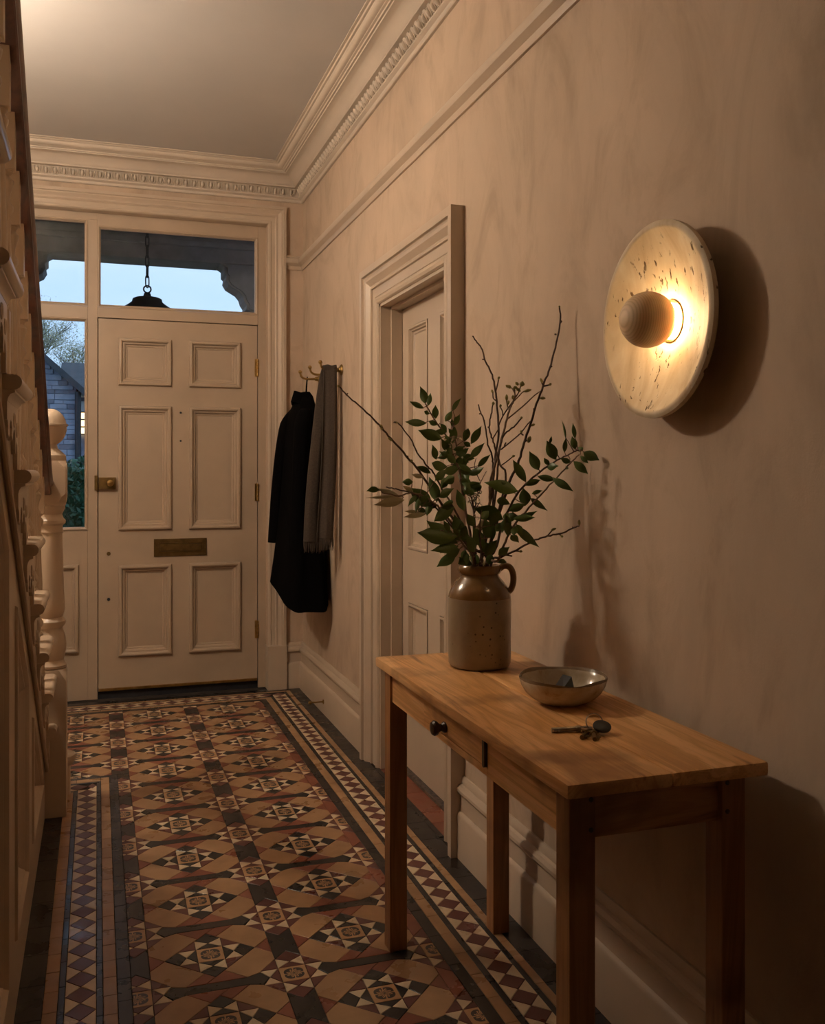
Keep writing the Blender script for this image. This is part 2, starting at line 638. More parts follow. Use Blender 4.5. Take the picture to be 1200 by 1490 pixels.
def m_glass():
    m = bpy.data.materials.new('window_glass')
    m.use_nodes = True
    t = m.node_tree
    t.nodes.clear()
    out = t.nodes.new('ShaderNodeOutputMaterial')
    mix = t.nodes.new('ShaderNodeMixShader')
    tr = t.nodes.new('ShaderNodeBsdfTransparent')
    tr.inputs['Color'].default_value = (0.93, 0.96, 0.97, 1)
    gl = t.nodes.new('ShaderNodeBsdfGlossy')
    gl.inputs['Roughness'].default_value = 0.01
    fr = t.nodes.new('ShaderNodeFresnel')
    fr.inputs['IOR'].default_value = 1.45
    t.links.new(fr.outputs['Fac'], mix.inputs['Fac'])
    t.links.new(tr.outputs['BSDF'], mix.inputs[1])
    t.links.new(gl.outputs['BSDF'], mix.inputs[2])
    t.links.new(mix.outputs['Shader'], out.inputs['Surface'])
    return m


M['glass'] = m_glass()
M['porch'] = m_simple('porch_stone', (0.27, 0.25, 0.245), 0.85, var=0.2, scale=6, bump=0.3, bscale=30)
M['paving'] = m_simple('outdoor_paving', (0.16, 0.15, 0.14), 0.85, var=0.2, scale=3)
M['lawn'] = m_simple('lawn_green', (0.035, 0.06, 0.02), 0.95, var=0.3, scale=8)
M['housestone'] = m_simple('weathered_house_stone', (0.25, 0.28, 0.36), 0.9, var=0.3, scale=4, bump=0.3, bscale=20)
M['darkstone'] = m_simple('sooty_house_stone', (0.13, 0.15, 0.20), 0.9, var=0.3, scale=4, bump=0.3, bscale=20)
M['mortar'] = m_simple('house_mortar', (0.23, 0.255, 0.33), 0.95)
M['slate'] = m_simple('roof_slate', (0.045, 0.050, 0.060), 0.7, var=0.3, scale=5)
M['whitepaint'] = m_simple('white_house_paint', (0.75, 0.75, 0.76), 0.5, var=0.03)
M['hedge'] = m_leaf('hedge_leaf', (0.030, 0.13, 0.065), (0.04, 0.13, 0.07))
M['treeleaf'] = m_leaf('spring_leaf', (0.34, 0.32, 0.18), (0.35, 0.33, 0.19))
M['treebark'] = m_simple('tree_bark', (0.16, 0.14, 0.115), 0.9)
M['rubble'] = m_simple('rough_threshold_stone', (0.11, 0.075, 0.05), 0.95, var=0.5, scale=60, bump=0.8, bscale=90)

# ------------------------------------------------------------------ room shell
WX, FY, CZ = 1.10, 5.24, 2.90           # right wall, far wall, ceiling
LX, BY = -1.15, -2.3                    # left wall, back wall
# right wall with the opening of the side door
DO0, DO1, DOZ = 2.925, 3.705, 1.905
mb = MB()
mb.box(WX, WX + 0.16, BY, DO0, -0.05, CZ + 2.4).box(WX, WX + 0.16, DO1, FY + 0.2, -0.05, CZ + 2.4)
mb.box(WX, WX + 0.16, DO0, DO1, DOZ, CZ + 2.4)
tag(mb.build('wall_right', M['wall']), 'beige limewashed plaster wall carrying the stone wall light', 'wall', kind='structure')
# far wall round the front door
FO0, FO1, FOZ = -0.56, 0.90, 2.61
mb = MB()
mb.box(FO1, WX, FY, FY + 0.16, -0.05, CZ + 0.1).box(LX, FO0, FY, FY + 0.16, -0.05, CZ + 0.1)
mb.box(FO0, FO1, FY, FY + 0.16, FOZ, CZ + 0.1)
tag(mb.build('wall_far', M['wall']), 'plastered end wall round the front door', 'wall', kind='structure')
mb = MB().box(LX - 0.15, LX, BY, FY + 0.2, -0.05, CZ + 2.4)
tag(mb.build('wall_left', M['wall']), 'plastered wall on the far side of the staircase', 'wall', kind='structure')
mb = MB().box(LX - 0.15, WX + 0.15, BY - 0.15, BY, -0.05, CZ + 2.4)
tag(mb.build('wall_back', M['wall']), 'plastered wall at the rear of the hall', 'wall', kind='structure')
# ceiling, open above the flight
SO = 2.3
mb = MB().box(-0.16, WX, BY, SO, CZ, CZ + 0.2).box(LX, WX, SO, FY, CZ, CZ + 0.2)
tag(mb.build('ceiling', M['ceiling']), 'smooth pale plaster ceiling over the hall', 'ceiling', kind='structure')
mb = MB().box(LX - 0.15, WX + 0.15, BY - 0.15, FY + 0.2, CZ + 2.4, CZ + 2.5)
mb.box(LX, WX, SO + 0.1, SO + 0.2, CZ + 0.2, CZ + 2.4)
tag(mb.build('ceiling_stairwell', M['ceiling']), 'plaster ceiling and end wall over the stairwell', 'ceiling', kind='structure')


# --- cornice, picture rail, baseboards: profiles (projection, z) swept round the corner
def sweep(mb, prof, paths):
    for path in paths:
        mb.rings([[Vector((*path(p, i), z)) for p, z in prof] for i in range(path.n)], closed=False)


class Path:
    def __init__(self, fn, n):
        self.fn, self.n = fn, n

    def __call__(self, p, i):
        return self.fn(p)[i]


hall = Path(lambda p: [(WX - p, BY), (WX - p, FY - p), (LX + p, FY - p), (LX + p, SO)], 4)
corn = [(0, 2.728), (0.010, 2.728), (0.014, 2.732), (0.016, 2.742), (0.024, 2.746), (0.030, 2.750), (0.030, 2.755),
        (0.020, 2.757), (0.026, 2.768), (0.032, 2.782), (0.040, 2.797), (0.060, 2.799), (0.060, 2.803), (0.056, 2.804), (0.056, 2.808), (0.060, 2.811)]
for k in range(1, 9):                                        # bold cove
    a = k / 8 * math.pi / 2
    corn.append((0.060 + 0.062 * (1 - math.cos(a)) * 0.35 + 0.062 * 0.65 * k / 8, 2.811 + 0.042 * math.sin(a)))
corn += [(0.124, 2.858), (0.132, 2.858), (0.134, 2.864), (0.142, 2.866)]
for k in range(0, 6):
    a = k / 5 * math.pi / 2
    corn.append((0.144 + 0.022 * math.sin(a), 2.868 + 0.016 * (1 - math.cos(a))))
corn += [(0.168, 2.888), (0.176, 2.889), (0.180, 2.894), (0.190, 2.895), (0.190, 2.905)]
mb = MB()
sweep(mb, corn, [hall])
trim1 = tag(mb.build('trim_1', M['cornice'], smooth=True, angle=28), 'cream plaster cornice with an egg and dart band', 'cornice', kind='structure')
# egg-and-dart enrichment: each unit is a piece
PITCH = 0.0440
eg = MB()
for sgn in (0,):
    prof = [(0.0001, 0.0)]
    # egg: half ellipsoid, local x = along, y = up the band, z = out
    rows = []
    for i in range(6):
        a = math.pi / 2 * i / 5
        rows.append([Vector((0.0095 * math.cos(a) * math.cos(b), -0.001 + 0.0185 * math.cos(a) * math.sin(b), 0.016 * math.sin(a) + 0.001))
                     for b in [2 * math.pi * k / 10 for k in range(10)]])
    eg.rings(rows, closed=True)
    # husk round the egg, open at the top
    hp = [Vector((0.0150 * math.cos(b), 0.003 + 0.0225 * math.sin(b), 0.006)) for b in [math.pi * (1.0 + k / 9) for k in range(10)]]
    hp = [Vector((-0.0150, 0.020, 0.004))] + hp + [Vector((0.0150, 0.020, 0.004))]
    eg.tube(hp, 0.0034, 5)
    # dart between eggs
    eg.tube([(PITCH / 2, 0.021, 0.004), (PITCH / 2, 0.0, 0.006), (PITCH / 2, -0.020, 0.003)], [0.0040, 0.0030, 0.0010], 5)
eg_me = eg.mesh('egg_and_dart', M['cornice'], True, True, 50)
tilt = math.atan2(0.031, 0.041)                             # band leans out over the hall
up_l = 0.5 * (0.757 + 0.798)


def egg_at(loc, along, out):
    o = link('egg_and_dart', eg_me, trim1)
    along = Vector(along)
    out = Vector(out)
    yv = (Vector((0, 0, 1)) * math.cos(tilt) + out * math.sin(tilt))
    zv = along.cross(yv)
    o.matrix_local = Matrix.Translation(loc) @ Matrix((along, yv, zv)).transposed().to_4x4()


pm, zm = 0.0310, 2.778
y = FY - pm - 0.045
while y > 2.35:
    egg_at((WX - pm, y, zm), (0, -1, 0), (-1, 0, 0))
    y -= PITCH
x = WX - pm - 0.045
while x > -0.62:
    egg_at((x, FY - pm, zm), (1, 0, 0), (0, -1, 0))
    x -= PITCH

rail = [(0, 2.352), (0.008, 2.352), (0.012, 2.362), (0.012, 2.372), (0.020, 2.378), (0.030, 2.386), (0.034, 2.398),
        (0.032, 2.410), (0.024, 2.418), (0.018, 2.420), (0.018, 2.426), (0.012, 2.430), (0.0, 2.430)]
mb = MB()
sweep(mb, rail, [Path(lambda p: [(WX - p, BY), (WX - p, FY - p), (1.0, FY - p)], 3)])
tag(mb.build('trim_2', M['trim'], smooth=True, angle=28), 'beige moulded picture rail along the plaster walls', 'picture rail', kind='structure')

skirt = [(0, 0.256), (0.006, 0.256), (0.010, 0.250), (0.012, 0.240), (0.012, 0.234), (0.020, 0.230), (0.026, 0.220),
         (0.026, 0.211), (0.021, 0.203), (0.014, 0.198), (0.014, 0.148), (0.018, 0.146), (0.022, 0.142), (0.025, 0.134),
         (0.025, -0.01)]
mb = MB()
A_OUT0, A_OUT1, A_TOP = 2.77, 3.86, 2.06
sweep(mb, skirt, [Path(lambda p: [(WX - p, BY), (WX - p, A_OUT0 + 0.002)], 2),
                  Path(lambda p: [(WX - p, A_OUT1 - 0.002), (WX - p, FY - p), (0.998, FY - p)], 3)])
tag(mb.build('baseboard_right', M['trim'], smooth=True, angle=25), 'tall beige stepped baseboard along the plaster wall', 'baseboard', kind='structure')

# --- side-door architrave (three-sided, deep back band)
arch = [(0, 0), (0, 0.046), (0.028, 0.046), (0.030, 0.036), (0.034, 0.034), (0.040, 0.036), (0.050, 0.034), (0.060, 0.026),
        (0.068, 0.020), (0.070, 0.018), (0.078, 0.022), (0.084, 0.020), (0.086, 0.012), (0.122, 0.012), (0.124, 0.009),
        (0.130, 0.014), (0.140, 0.017), (0.150, 0.013), (0.155, 0.006), (0.155, -0.03)]


def u_frame(mb, prof, a0, a1, top, to3, bottom=0.0):
    rows = []
    for d, h in prof:
        rows.append([to3(a0 + d, bottom, h), to3(a0 + d, top - d, h), to3(a1 - d, top - d, h), to3(a1 - d, bottom, h)])
    mb.rings([list(r) for r in zip(*rows)], closed=False)
    # close the feet
    for i in (0, 3):
        mb.add([r[i] for r in rows], [tuple(range(len(rows)))])


mb = MB()
u_frame(mb, arch, A_OUT0, A_OUT1, A_TOP, lambda a, z, h: Vector((WX - h, a, z)))
tag(mb.build('trim_3', M['trim'], smooth=True, angle=20), 'deep beige moulded architrave round the side door', 'architrave', kind='structure')
# lining of the opening
mb = MB()
J = 0.012
mb.box(WX - 0.002, WX + 0.16, DO0 - 0.001, DO0 + J, 0, DOZ).box(WX - 0.002, WX + 0.16, DO1 - J, DO1 + 0.001, 0, DOZ)
mb.box(WX - 0.002, WX + 0.16, DO0, DO1, DOZ - J, DOZ + 0.001)
S0, S1 = WX + 0.042, WX + 0.088
mb.box(S0, S1, DO0 + J, DO0 + J + 0.012, 0, DOZ - J).box(S0, S1, DO1 - J - 0.012, DO1 - J, 0, DOZ - J)
mb.box(S0, S1, DO0 + J, DO1 - J, DOZ - J - 0.012, DOZ - J)
tag(mb.build('trim_4', M['trim']), 'painted lining and stop inside the side door opening', 'door lining', kind='structure')


# --- doors
def door_leaf(name, x0, x1, z0, z1, panels, prof, to3, parent, mat, thick, sunk):
    """panels: rects in leaf coordinates; to3(x, z, h) with h towards the hall"""
    xs = sorted({x0, x1, *[p[0] for p in panels], *[p[2] for p in panels]})
    zs = sorted({z0, z1, *[p[1] for p in panels], *[p[3] for p in panels]})
    fr = MB()

    def blk(mb, a, b, c, d, h0, h1):
        P = [to3(a, c, h0), to3(b, c, h0), to3(b, d, h0), to3(a, d, h0), to3(a, c, h1), to3(b, c, h1), to3(b, d, h1), to3(a, d, h1)]
        mb.add(P, [(0, 3, 2, 1), (4, 5, 6, 7), (0, 1, 5, 4), (1, 2, 6, 5), (2, 3, 7, 6), (3, 0, 4, 7)])
    # stiles run through, rails between them
    cols = sorted({(p[0], p[2]) for p in panels})
    sx = [x0] + [q for c_ in cols for q in c_] + [x1]
    names = []
    for i in range(0, len(sx), 2):
        m_ = MB()
        blk(m_, sx[i], sx[i + 1], z0, z1, -thick, 0)
        m_.build('stile', mat, parent)
    for (a, b) in cols:
        ps = sorted([p for p in panels if p[0] == a], key=lambda p: p[1])
        cuts = [z0] + [q for p in ps for q in (p[1], p[3])] + [z1]
        for i in range(0, len(cuts), 2):
            m_ = MB()
            blk(m_, a, b, cuts[i], cuts[i + 1], -thick, 0)
            m_.build('rail', mat, parent)
    for (a, c, b, d) in panels:
        m_ = MB()
        blk(m_, a, b, c, d, -thick + 0.004, -sunk)
        pn = m_.build('panel', mat, parent)
        m_ = MB()
        poly_ring(m_, [(a, c), (b, c), (b, d), (a, d)], prof, to3)
        m_.build('panel_moulding', mat, pn, smooth=True, angle=22)


# front door
FD = 5.300
fd = empty('door_1', (0.43, FD, 0))
tag(fd, 'six panelled cream front door with brass letter plate', 'door', kind='structure')
bol = [(-0.007, -0.001), (-0.007, 0.007), (-0.002, 0.018), (0.006, 0.020), (0.012, 0.016), (0.0155, 0.008), (0.016, 0.004), (0.022, 0.005),
       (0.027, 0.001), (0.029, -0.005), (0.0295, -0.008), (0.036, -0.008), (0.041, -0.012)]
fpan = [(0.113, 0.228, 0.377, 0.706), (0.484, 0.228, 0.752, 0.706),
        (0.113, 0.908, 0.377, 1.566), (0.484, 0.908, 0.752, 1.566),
        (0.113, 1.688, 0.377, 1.930), (0.484, 1.688, 0.752, 1.930)]
door_leaf('door', 0.004, 0.852, 0.040, 2.036, fpan, bol, lambda x, z, h: Vector((x, FD - h, z)), fd, M['doorpaint'], 0.044, 0.012)
# draught strip, letter plate, rim lock, bolts, hinges, spy holes
MB().box(0.006, 0.850, FD - 0.006, FD, 0.041, 0.056, 0.002).build('draught_strip', M['brass'], fd)
mb = MB().box(0.290, 0.572, FD - 0.006, FD, 0.754, 0.850, 0.0015)
lp = mb.build('letter_plate', M['brassd'], fd)
tag(lp, 'tarnished brass letter plate')
mb = MB()
poly_ring(mb, [(0.313, 0.776), (0.549, 0.776), (0.549, 0.828), (0.313, 0.828)], [(0, 0.006), (0, 0.011), (0.005, 0.011), (0.006, 0.006)],
          lambda x, z, h: Vector((x, FD - h, z)))
mb.build('flap_rim', M['brassd'], lp)
MB().box(0.322, 0.540, FD - 0.009, FD - 0.005, 0.783, 0.821, 0.001).build('flap', M['brassd'], lp)
mb = MB().box(0.006, 0.092, FD - 0.024, FD, 1.122, 1.186, 0.003)
lk = mb.build('rim_lock', M['brassd'], fd)
MB().lathe([(0.010, 0), (0.010, -0.012), (0.017, -0.016), (0.019, -0.024), (0.015, -0.031), (0.004, -0.033)], 20, 'y', (0.063, FD - 0.023, 1.156)).build('knob', M['brass'], lk, True)
for x_, z_ in ((0.018, 1.133), (0.018, 1.175), (0.084, 1.133), (0.084, 1.175)):
    MB().lathe([(0.0032, 0), (0.003, -0.0015), (0.0005, -0.002)], 8, 'y', (x_, FD - 0.024, z_)).build('screw', M['brassd'], lk)
for x_, z_, r_ in ((0.056, 0.777, 0.010), (0.056, 0.532, 0.008)):
    MB().lathe([(r_, 0.001), (r_, -0.004), (r_ * 0.7, -0.006), (r_ * 0.3, -0.005)], 14, 'y', (x_, FD, z_)).build('keyhole_plug', M['iron'] if r_ < 0.009 else M['brassd'], fd, True)
for z_ in (1.540, 1.385):
    MB().lathe([(0.0055, 0.001), (0.0055, -0.003), (0.002, -0.005)], 12, 'y', (0.432, FD, z_)).build('spy_hole', M['iron'], fd, True)
for z_ in (1.80, 1.10, 0.33):
    mb = MB()
    for k in range(5):
        mb.lathe([(0.0052, 0.001), (0.0058, 0.003), (0.0058, 0.017), (0.0052, 0.019)], 10, 'z', (0.8535, FD - 0.006, z_ - 0.05 + k * 0.02))
    mb.box(0.838, 0.852, FD - 0.002, FD + 0.0005, z_ - 0.05, z_ + 0.05)
    mb.build('hinge', M['brass'], fd, True)

# frame of door, fanlight and sidelight
fr = empty('window_1', (0.17, FY + 0.06, 0))
tag(fr, 'cream timber frame with fanlight and sidelight round the front door', 'window', kind='structure')
Y0f, Y1f = FD - 0.002, FY + 0.15


def fbox(name, x0, x1, z0, z1, parent=fr, y0=Y0f):
    return MB().box(x0, x1, y0, Y1f, z0, z1, 0.002).build(name, M['doorpaint'], parent)


fbox('jamb', 0.856, 0.902, 0.0, 2.615)
fbox('jamb', -0.560, -0.505, 0.0, 2.615)
fbox('mullion', -0.050, 0.000, 0.0, 2.560)
fbox('transom_bar', 0.000, 0.856, 2.041, 2.096)
fbox('transom_bar', -0.505, -0.050, 2.034, 2.098)
fbox('head', 0.0, 0.856, 2.533, 2.615)
fbox('head', -0.505, 0.0, 2.560, 2.615)
fbox('lower_panel', -0.505, -0.050, 0.0, 0.905)
fbox('lock_plate', -0.0022, -0.0020, 0.0, 0.001)
bpy.data.objects.remove(bpy.data.objects['lock_plate'])
mb = MB()
poly_ring(mb, [(-0.470, 0.262), (-0.101, 0.262), (-0.101, 0.716), (-0.470, 0.716)], bol, lambda x, z, h: Vector((x, Y0f - h, z)))
mb.build('panel_moulding', M['doorpaint'], fr, True, 22)
fbox('door_rebate', -0.005, 0.022, 0.0, 2.06, y0=FD + 0.047)
fbox('door_rebate', 0.836, 0.860, 0.0, 2.06, y0=FD + 0.047)
fbox('door_rebate', 0.0, 0.856, 2.016, 2.045, y0=FD + 0.047)
ke = MB().box(-0.016, 0.001, FD - 0.026, FD - 0.001, 1.118, 1.196, 0.002).build('lock_keep', M['brassd'], fr)
bead = [(0.0, 0.0), (0.0, 0.004), (0.005, 0.006), (0.010, 0.003), (0.013, -0.006), (0.016, -0.008), (0.016, -0.03)]
GY = FD + 0.030
for (a, c, b, d) in ((0.000, 2.096, 0.856, 2.533), (-0.505, 2.098, -0.050, 2.560), (-0.505, 0.905, -0.050, 2.034)):
    mb = MB()
    poly_ring(mb, [(a, c), (b, c), (b, d), (a, d)], bead, lambda x, z, h: Vector((x, Y0f - h, z)))
    mb.build('glazing_bead', M['doorpaint'], fr, True, 22)
    MB().box(a + 0.004, b - 0.004, GY, GY + 0.004, c + 0.004, d - 0.004).build('pane', M['glass'], fr)
MB().box(0.0, 0.856, FD + 0.012, Y1f + 0.03, -0.02, 0.052).build('sill', M['iron'], fr)
# architrave of the front door with plinth blocks
arch2 = [(0, 0), (0, 0.030), (0.016, 0.032), (0.020, 0.026), (0.026, 0.026), (0.034, 0.020), (0.042, 0.015), (0.048, 0.014),
         (0.052, 0.018), (0.058, 0.014), (0.060, 0.010), (0.080, 0.010), (0.084, 0.013), (0.092, 0.011), (0.098, 0.004), (0.100, -0.05)]
mb = MB()
u_frame(mb, arch2, -0.660, 1.0, 2.695, lambda a, z, h: Vector((a, FY - h, z)), 0.24)
tag(mb.build('trim_5', M['trim'], smooth=True, angle=20), 'cream moulded architrave round the front door and fanlight', 'architrave', kind='structure')
for n_, (x0, x1) in enumerate(((0.896, 1.003), (-0.663, -0.556))):
    mb = MB().box(x0, x1, FY - 0.038, FY + 0.05, 0, 0.246, 0.003)
    tag(mb.build('trim_%d' % (6 + n_), M['trim']), ['plain plinth block under the architrave beside the hung coat', 'plain plinth block under the architrave beside the stair foot'][n_], 'plinth block', kind='structure')

# side door, four sunk panels
SX = 1.190
sd = empty('door_2', (SX, 3.31, 0))
tag(sd, 'four panelled cream side door set back behind the console table', 'door', kind='structure')
sunkp = [(0.0, 0.0), (0.0, -0.007), (0.0025, -0.007), (0.0025, 0.003), (0.011, 0.004), (0.014, -0.002), (0.0145, -0.005), (0.019, -0.004), (0.022, -0.010), (0.0225, -0.013), (0.030, -0.014), (0.034, -0.018)]
spans = [(2.992, 0.235, 3.240, 0.690), (3.372, 0.235, 3.608, 0.690), (2.992, 0.905, 3.240, 1.800), (3.372, 0.905, 3.608, 1.800)]
door_leaf('door', DO0 + 0.016, DO1 - 0.016, 0.022, DOZ - 0.018, spans, sunkp, lambda y, z, h: Vector((SX - h, y, z)), sd, M['trim'], 0.04, 0.018)
kb = MB().lathe([(0.020, 0.0), (0.020, -0.004), (0.009, -0.008), (0.009, -0.026), (0.020, -0.034), (0.026, -0.046), (0.022, -0.058), (0.006, -0.063)], 20, 'x', (SX, 3.035, 0.985))
tag(kb.build('door_knob', M['brass'], sd, True), 'round brass door knob')
MB().box(WX + 0.075, WX + 0.13, DO0, DO1, -0.02, 0.012).build('threshold', M['rubble'], sd)

# ------------------------------------------------------------------ floor
fl = MB()
fl.box(LX, WX + 0.17, BY, FY + 0.1, -0.06, -0.0030)
floor = tag(fl.build('floor', M['grout']), 'patterned Victorian geometric tile floor with a diamond border', 'floor', kind='structure')
tile_cache = {}
stuff = {}
counts = {}
MATI = ['buff', 'red', 'maroon', 'black', 'blue', 'cream', 'enc']
stuff_mb = MB()


def tile(name, mat, poly, key=None, gap=0.0007):
    poly = [Vector((p[0], p[1])) for p in poly]
    if area(poly) < 0:
        poly = poly[::-1]
    cx = sum(p.x for p in poly) / len(poly)
    cy = sum(p.y for p in poly) / len(poly)
    if name == 'rosette_tile' and key is not None:
        pass
    px = [to_px((p.x, p.y, 0)) for p in poly]
    show = False
    if all(px):
        us = [p[0] for p in px]
        vs = [p[1] for p in px]
        show = (max(us) - min(us) >= 9 and max(vs) - min(vs) >= 4.5 and max(us) > 0 and min(us) < 1200 and min(vs) < 1490
                and counts.get(name, 0) < 295)
    dz = R.uniform(-0.0003, 0.0003)

    def rings(ox, oy):
        p1 = inset(poly, gap)
        p2 = inset(poly, gap + 0.0008)
        return [[Vector((p.x - ox, p.y - oy, -0.0032)) for p in p1], [Vector((p.x - ox, p.y - oy, -0.0006)) for p in p1],
                [Vector((p.x - ox, p.y - oy, 0.0)) for p in p2]]
    if show:
        counts[name] = counts.get(name, 0) + 1
        me = tile_cache.get(key) if key else None
        if name == 'rosette_tile' and key is None:
            # clipped rosette: keep the print centred on the node
            cx, cy = tile.node
        if me is None:
            t = MB()
            t.rings(rings(cx, cy), closed=True, cap1=True)
            me = t.mesh(name, M[mat])
            if key:
                tile_cache[key] = me
        o = link(name, me, floor, (cx, cy, dz))
        o.rotation_euler = (R.uniform(-0.0012, 0.0012), R.uniform(-0.0012, 0.0012), 0)
    else:
        stuff_mb.rings([[p + Vector((0, 0, dz)) for p in r] for r in rings(0, 0)], closed=True, cap1=True,
                       mi=MATI.index(mat if mat != 'enc' else 'buff'))


AX, PX_, BY0, PY_ = 0.4529, 0.3655, 4.7313, 0.3089
FX0, FX1, FY1, FYN, FYB = 0.076, 0.822, 4.990, 3.965, 0.55
q, tpt, dd = 0.033, 0.076, 0.112


def place(name, mat, poly, ox, oy, key):
    w = [(p[0] + ox, p[1] + oy) for p in poly]
    tile.node = (ox, oy)
    xs = [p[0] for p in w]
    ys = [p[1] for p in w]
    if max(ys) <= FYB or min(ys) >= FY1 or min(xs) >= FX1 or max(xs) <= LX:
        return
    parts = []
    if min(xs) >= FX0 or min(ys) >= FYN:
        parts = [w]
    elif max(ys) <= FYN:
        parts = [clip(w, 0, FX0, True)]
    else:
        parts = [clip(w, 1, FYN, True), clip(clip(w, 1, FYN, False), 0, FX0, True) if clip(w, 1, FYN, False) else []]
    for p in parts:
        if not p:
            continue
        p2 = p
        for ax, val, ge in ((0, FX1, False), (1, FY1, False), (1, FYB, True), (0, LX, True)):
            if p2:
                p2 = clip(p2, ax, val, ge)
        if p2:
            same = len(p2) == len(w) and abs(abs(area(p2)) - abs(area(w))) < 1e-8
            tile(name, mat, p2, key if same else None)


def rot(poly, k):
    for _ in range(k):
        poly = [(-p[1], p[0]) for p in poly]
    return poly


def star(ox, oy, kind, col):
    place('rosette_tile', 'enc', [(-q, -q), (q, -q), (q, q), (-q, q)], ox, oy, 'enc')
    for k in range(4):
        place('cream_triangle_tile', 'cream', rot([(-q, q), (0, 0.0585), (-q, tpt + 0.003)], k), ox, oy, 'ca%d' % k)
        place('cream_triangle_tile', 'cream', rot([(q, q), (q, tpt + 0.003), (0, 0.0585)], k), ox, oy, 'cb%d' % k)
        place('small_triangle_tile', 'black' if kind == 'centre' else 'maroon', rot([(-q, q), (q, q), (0, 0.0585)], k), ox, oy, 'in%s%d' % (kind, k))
        place('corner_triangle_tile', 'maroon', rot([(q, q), (tpt + 0.003, q), (q, tpt + 0.003)], k), ox, oy, 'co%d' % k)
        kite = rot([(0, 0.0585), (q, tpt + 0.003), (0, dd), (-q, tpt + 0.003)], k)
        if kind == 'centre':
            place('kite_tile', 'black', kite, ox, oy, 'kc%d' % k)
        elif k in (0, 2):
            place('kite_tile', 'maroon', kite, ox, oy, 'kn%d' % k)


for i in range(-2, 4):
    for j in range(-1, 15):
        ox, oy = AX + (i - 2) * PX_, BY0 - j * PY_
        star(ox, oy, 'node', i)
        # upright strip between nodes
        tt = tpt + 0.003
        place('strip_tile', 'red' if i == 3 else 'black', [(-q, tt), (0, dd), (q, tt), (q, PY_ - tt), (0, PY_ - dd), (-q, PY_ - tt)], ox, oy - PY_, 'st%d' % (i == 3))
        # dark bar between nodes along the row
        place('bar_tile', 'black', [(0.0585, 0), (tt, -q + 0.005), (0.110, -0.017), (PX_ - 0.110, -0.017), (PX_ - tt, -q + 0.005), (PX_ - 0.0585, 0),
                                    (PX_ - tt, q - 0.005), (PX_ - 0.110, 0.017), (0.110, 0.017), (tt, q - 0.005)], ox, oy, 'bar')
        # cell with the large star (between this node and the next, below)
        sx, sy = ox + PX_ / 2, oy - PY_ / 2
        star(sx, sy, 'centre', i)
        hx, hy = PX_ / 2, PY_ / 2
        for mx in (-1, 1):
            for my in (-1, 1):
                # buff hexagon: from the node corner to the star edge
                n1 = (q, tt)
                n2 = (tt, q - 0.005)
                b5 = (0.110, 0.017)
                e = hx + hy - (q + tt)                   # star edge: x + y = e
                b6 = ((e + (b5[0] - b5[1])) / 2, (e - (b5[0] - b5[1])) / 2)
                b2 = (q, hy - 0.0385)
                b1 = ((e + (b2[0] - b2[1])) / 2, (e - (b2[0] - b2[1])) / 2)
                poly = [n1, n2, b5, b6, b1, b2]
                loc = [(mx * (p[0] - hx), my * (p[1] - hy)) for p in poly]
                place('buff_hexagon_tile', 'buff', loc, sx, sy, 'bh%d%d' % (mx, my))
        for mx in (-1, 1):
            tri = [(mx * (q - hx), -0.0385), (-mx * dd, 0), (mx * (q - hx), 0.0385)]
            place('red_triangle_tile', 'red', tri, sx, sy, 'rt%d' % mx)
        for my in (-1, 1):
            b6l = (b6[0] - hx, b6[1] - hy)
            b5l = (b5[0] - hx, b5[1] - hy)
            ap = (0, -dd)
            ybar = b5l[1]
            cut = (ap[0] - (ap[1] - ybar), ybar)
            L1 = [b5l, cut, ap, b6l]
            L2 = [cut, (-b5l[0], b5l[1]), (-b6l[0], b6l[1]), ap]
            for nm, L in (('a', L1), ('b', L2)):
                if my == -1:
                    poly = L
                else:
                    poly = [(-p[0], -p[1]) for p in L]
                place('red_wedge_tile', 'red', poly, sx, sy, 'rw%s%d' % (nm, my))


def strip_y(name, mat, x0, x1, y0, y1, ln, key):
    y = y1
    k = 0
    while y - 0.02 > y0:
        l2 = min(ln, y - y0)
        tile(name, mat, [(x0, y - l2), (x1, y - l2), (x1, y), (x0, y)], key if abs(l2 - ln) < 1e-6 else None)
        y -= l2


def strip_x(name, mat, y0, y1, x0, x1, ln, key):
    x = x1
    while x - 0.02 > x0:
        l2 = min(ln, x - x0)
        tile(name, mat, [(x - l2, y0), (x, y0), (x, y1), (x - l2, y1)], key if abs(l2 - ln) < 1e-6 else None)
        x -= l2


def check_y(x0, x1, y0, y1, pitch, key):
    xm = (x0 + x1) / 2
    y = y1
    while y - pitch > y0 - 0.01:
        h = pitch / 2
        tile('diamond_tile', 'maroon', [(x0, y - h), (xm, y - pitch), (x1, y - h), (xm, y)], key + 'd')
        tile('border_triangle_tile', 'cream', [(x0, y - h), (x0, y - h - pitch), (xm, y - pitch)], key + 'l')
        tile('border_triangle_tile', 'cream', [(x1, y - h - pitch), (x1, y - h), (xm, y - pitch)], key + 'r')
        y -= pitch


def check_x(y0, y1, x0, x1, pitch, key):
    ym = (y0 + y1) / 2
    x = x1
    while x - pitch > x0 - 0.01:
        h = pitch / 2
        tile('diamond_tile', 'maroon', [(x - pitch, ym), (x - h, y0), (x, ym), (x - h, y1)], key + 'd')
        tile('border_triangle_tile', 'cream', [(x - h - pitch, y0), (x - h, y0), (x - pitch, ym)], key + 'l')
        tile('border_triangle_tile', 'cream', [(x - h, y1), (x - h - pitch, y1), (x - pitch, ym)], key + 'r')
        x -= pitch


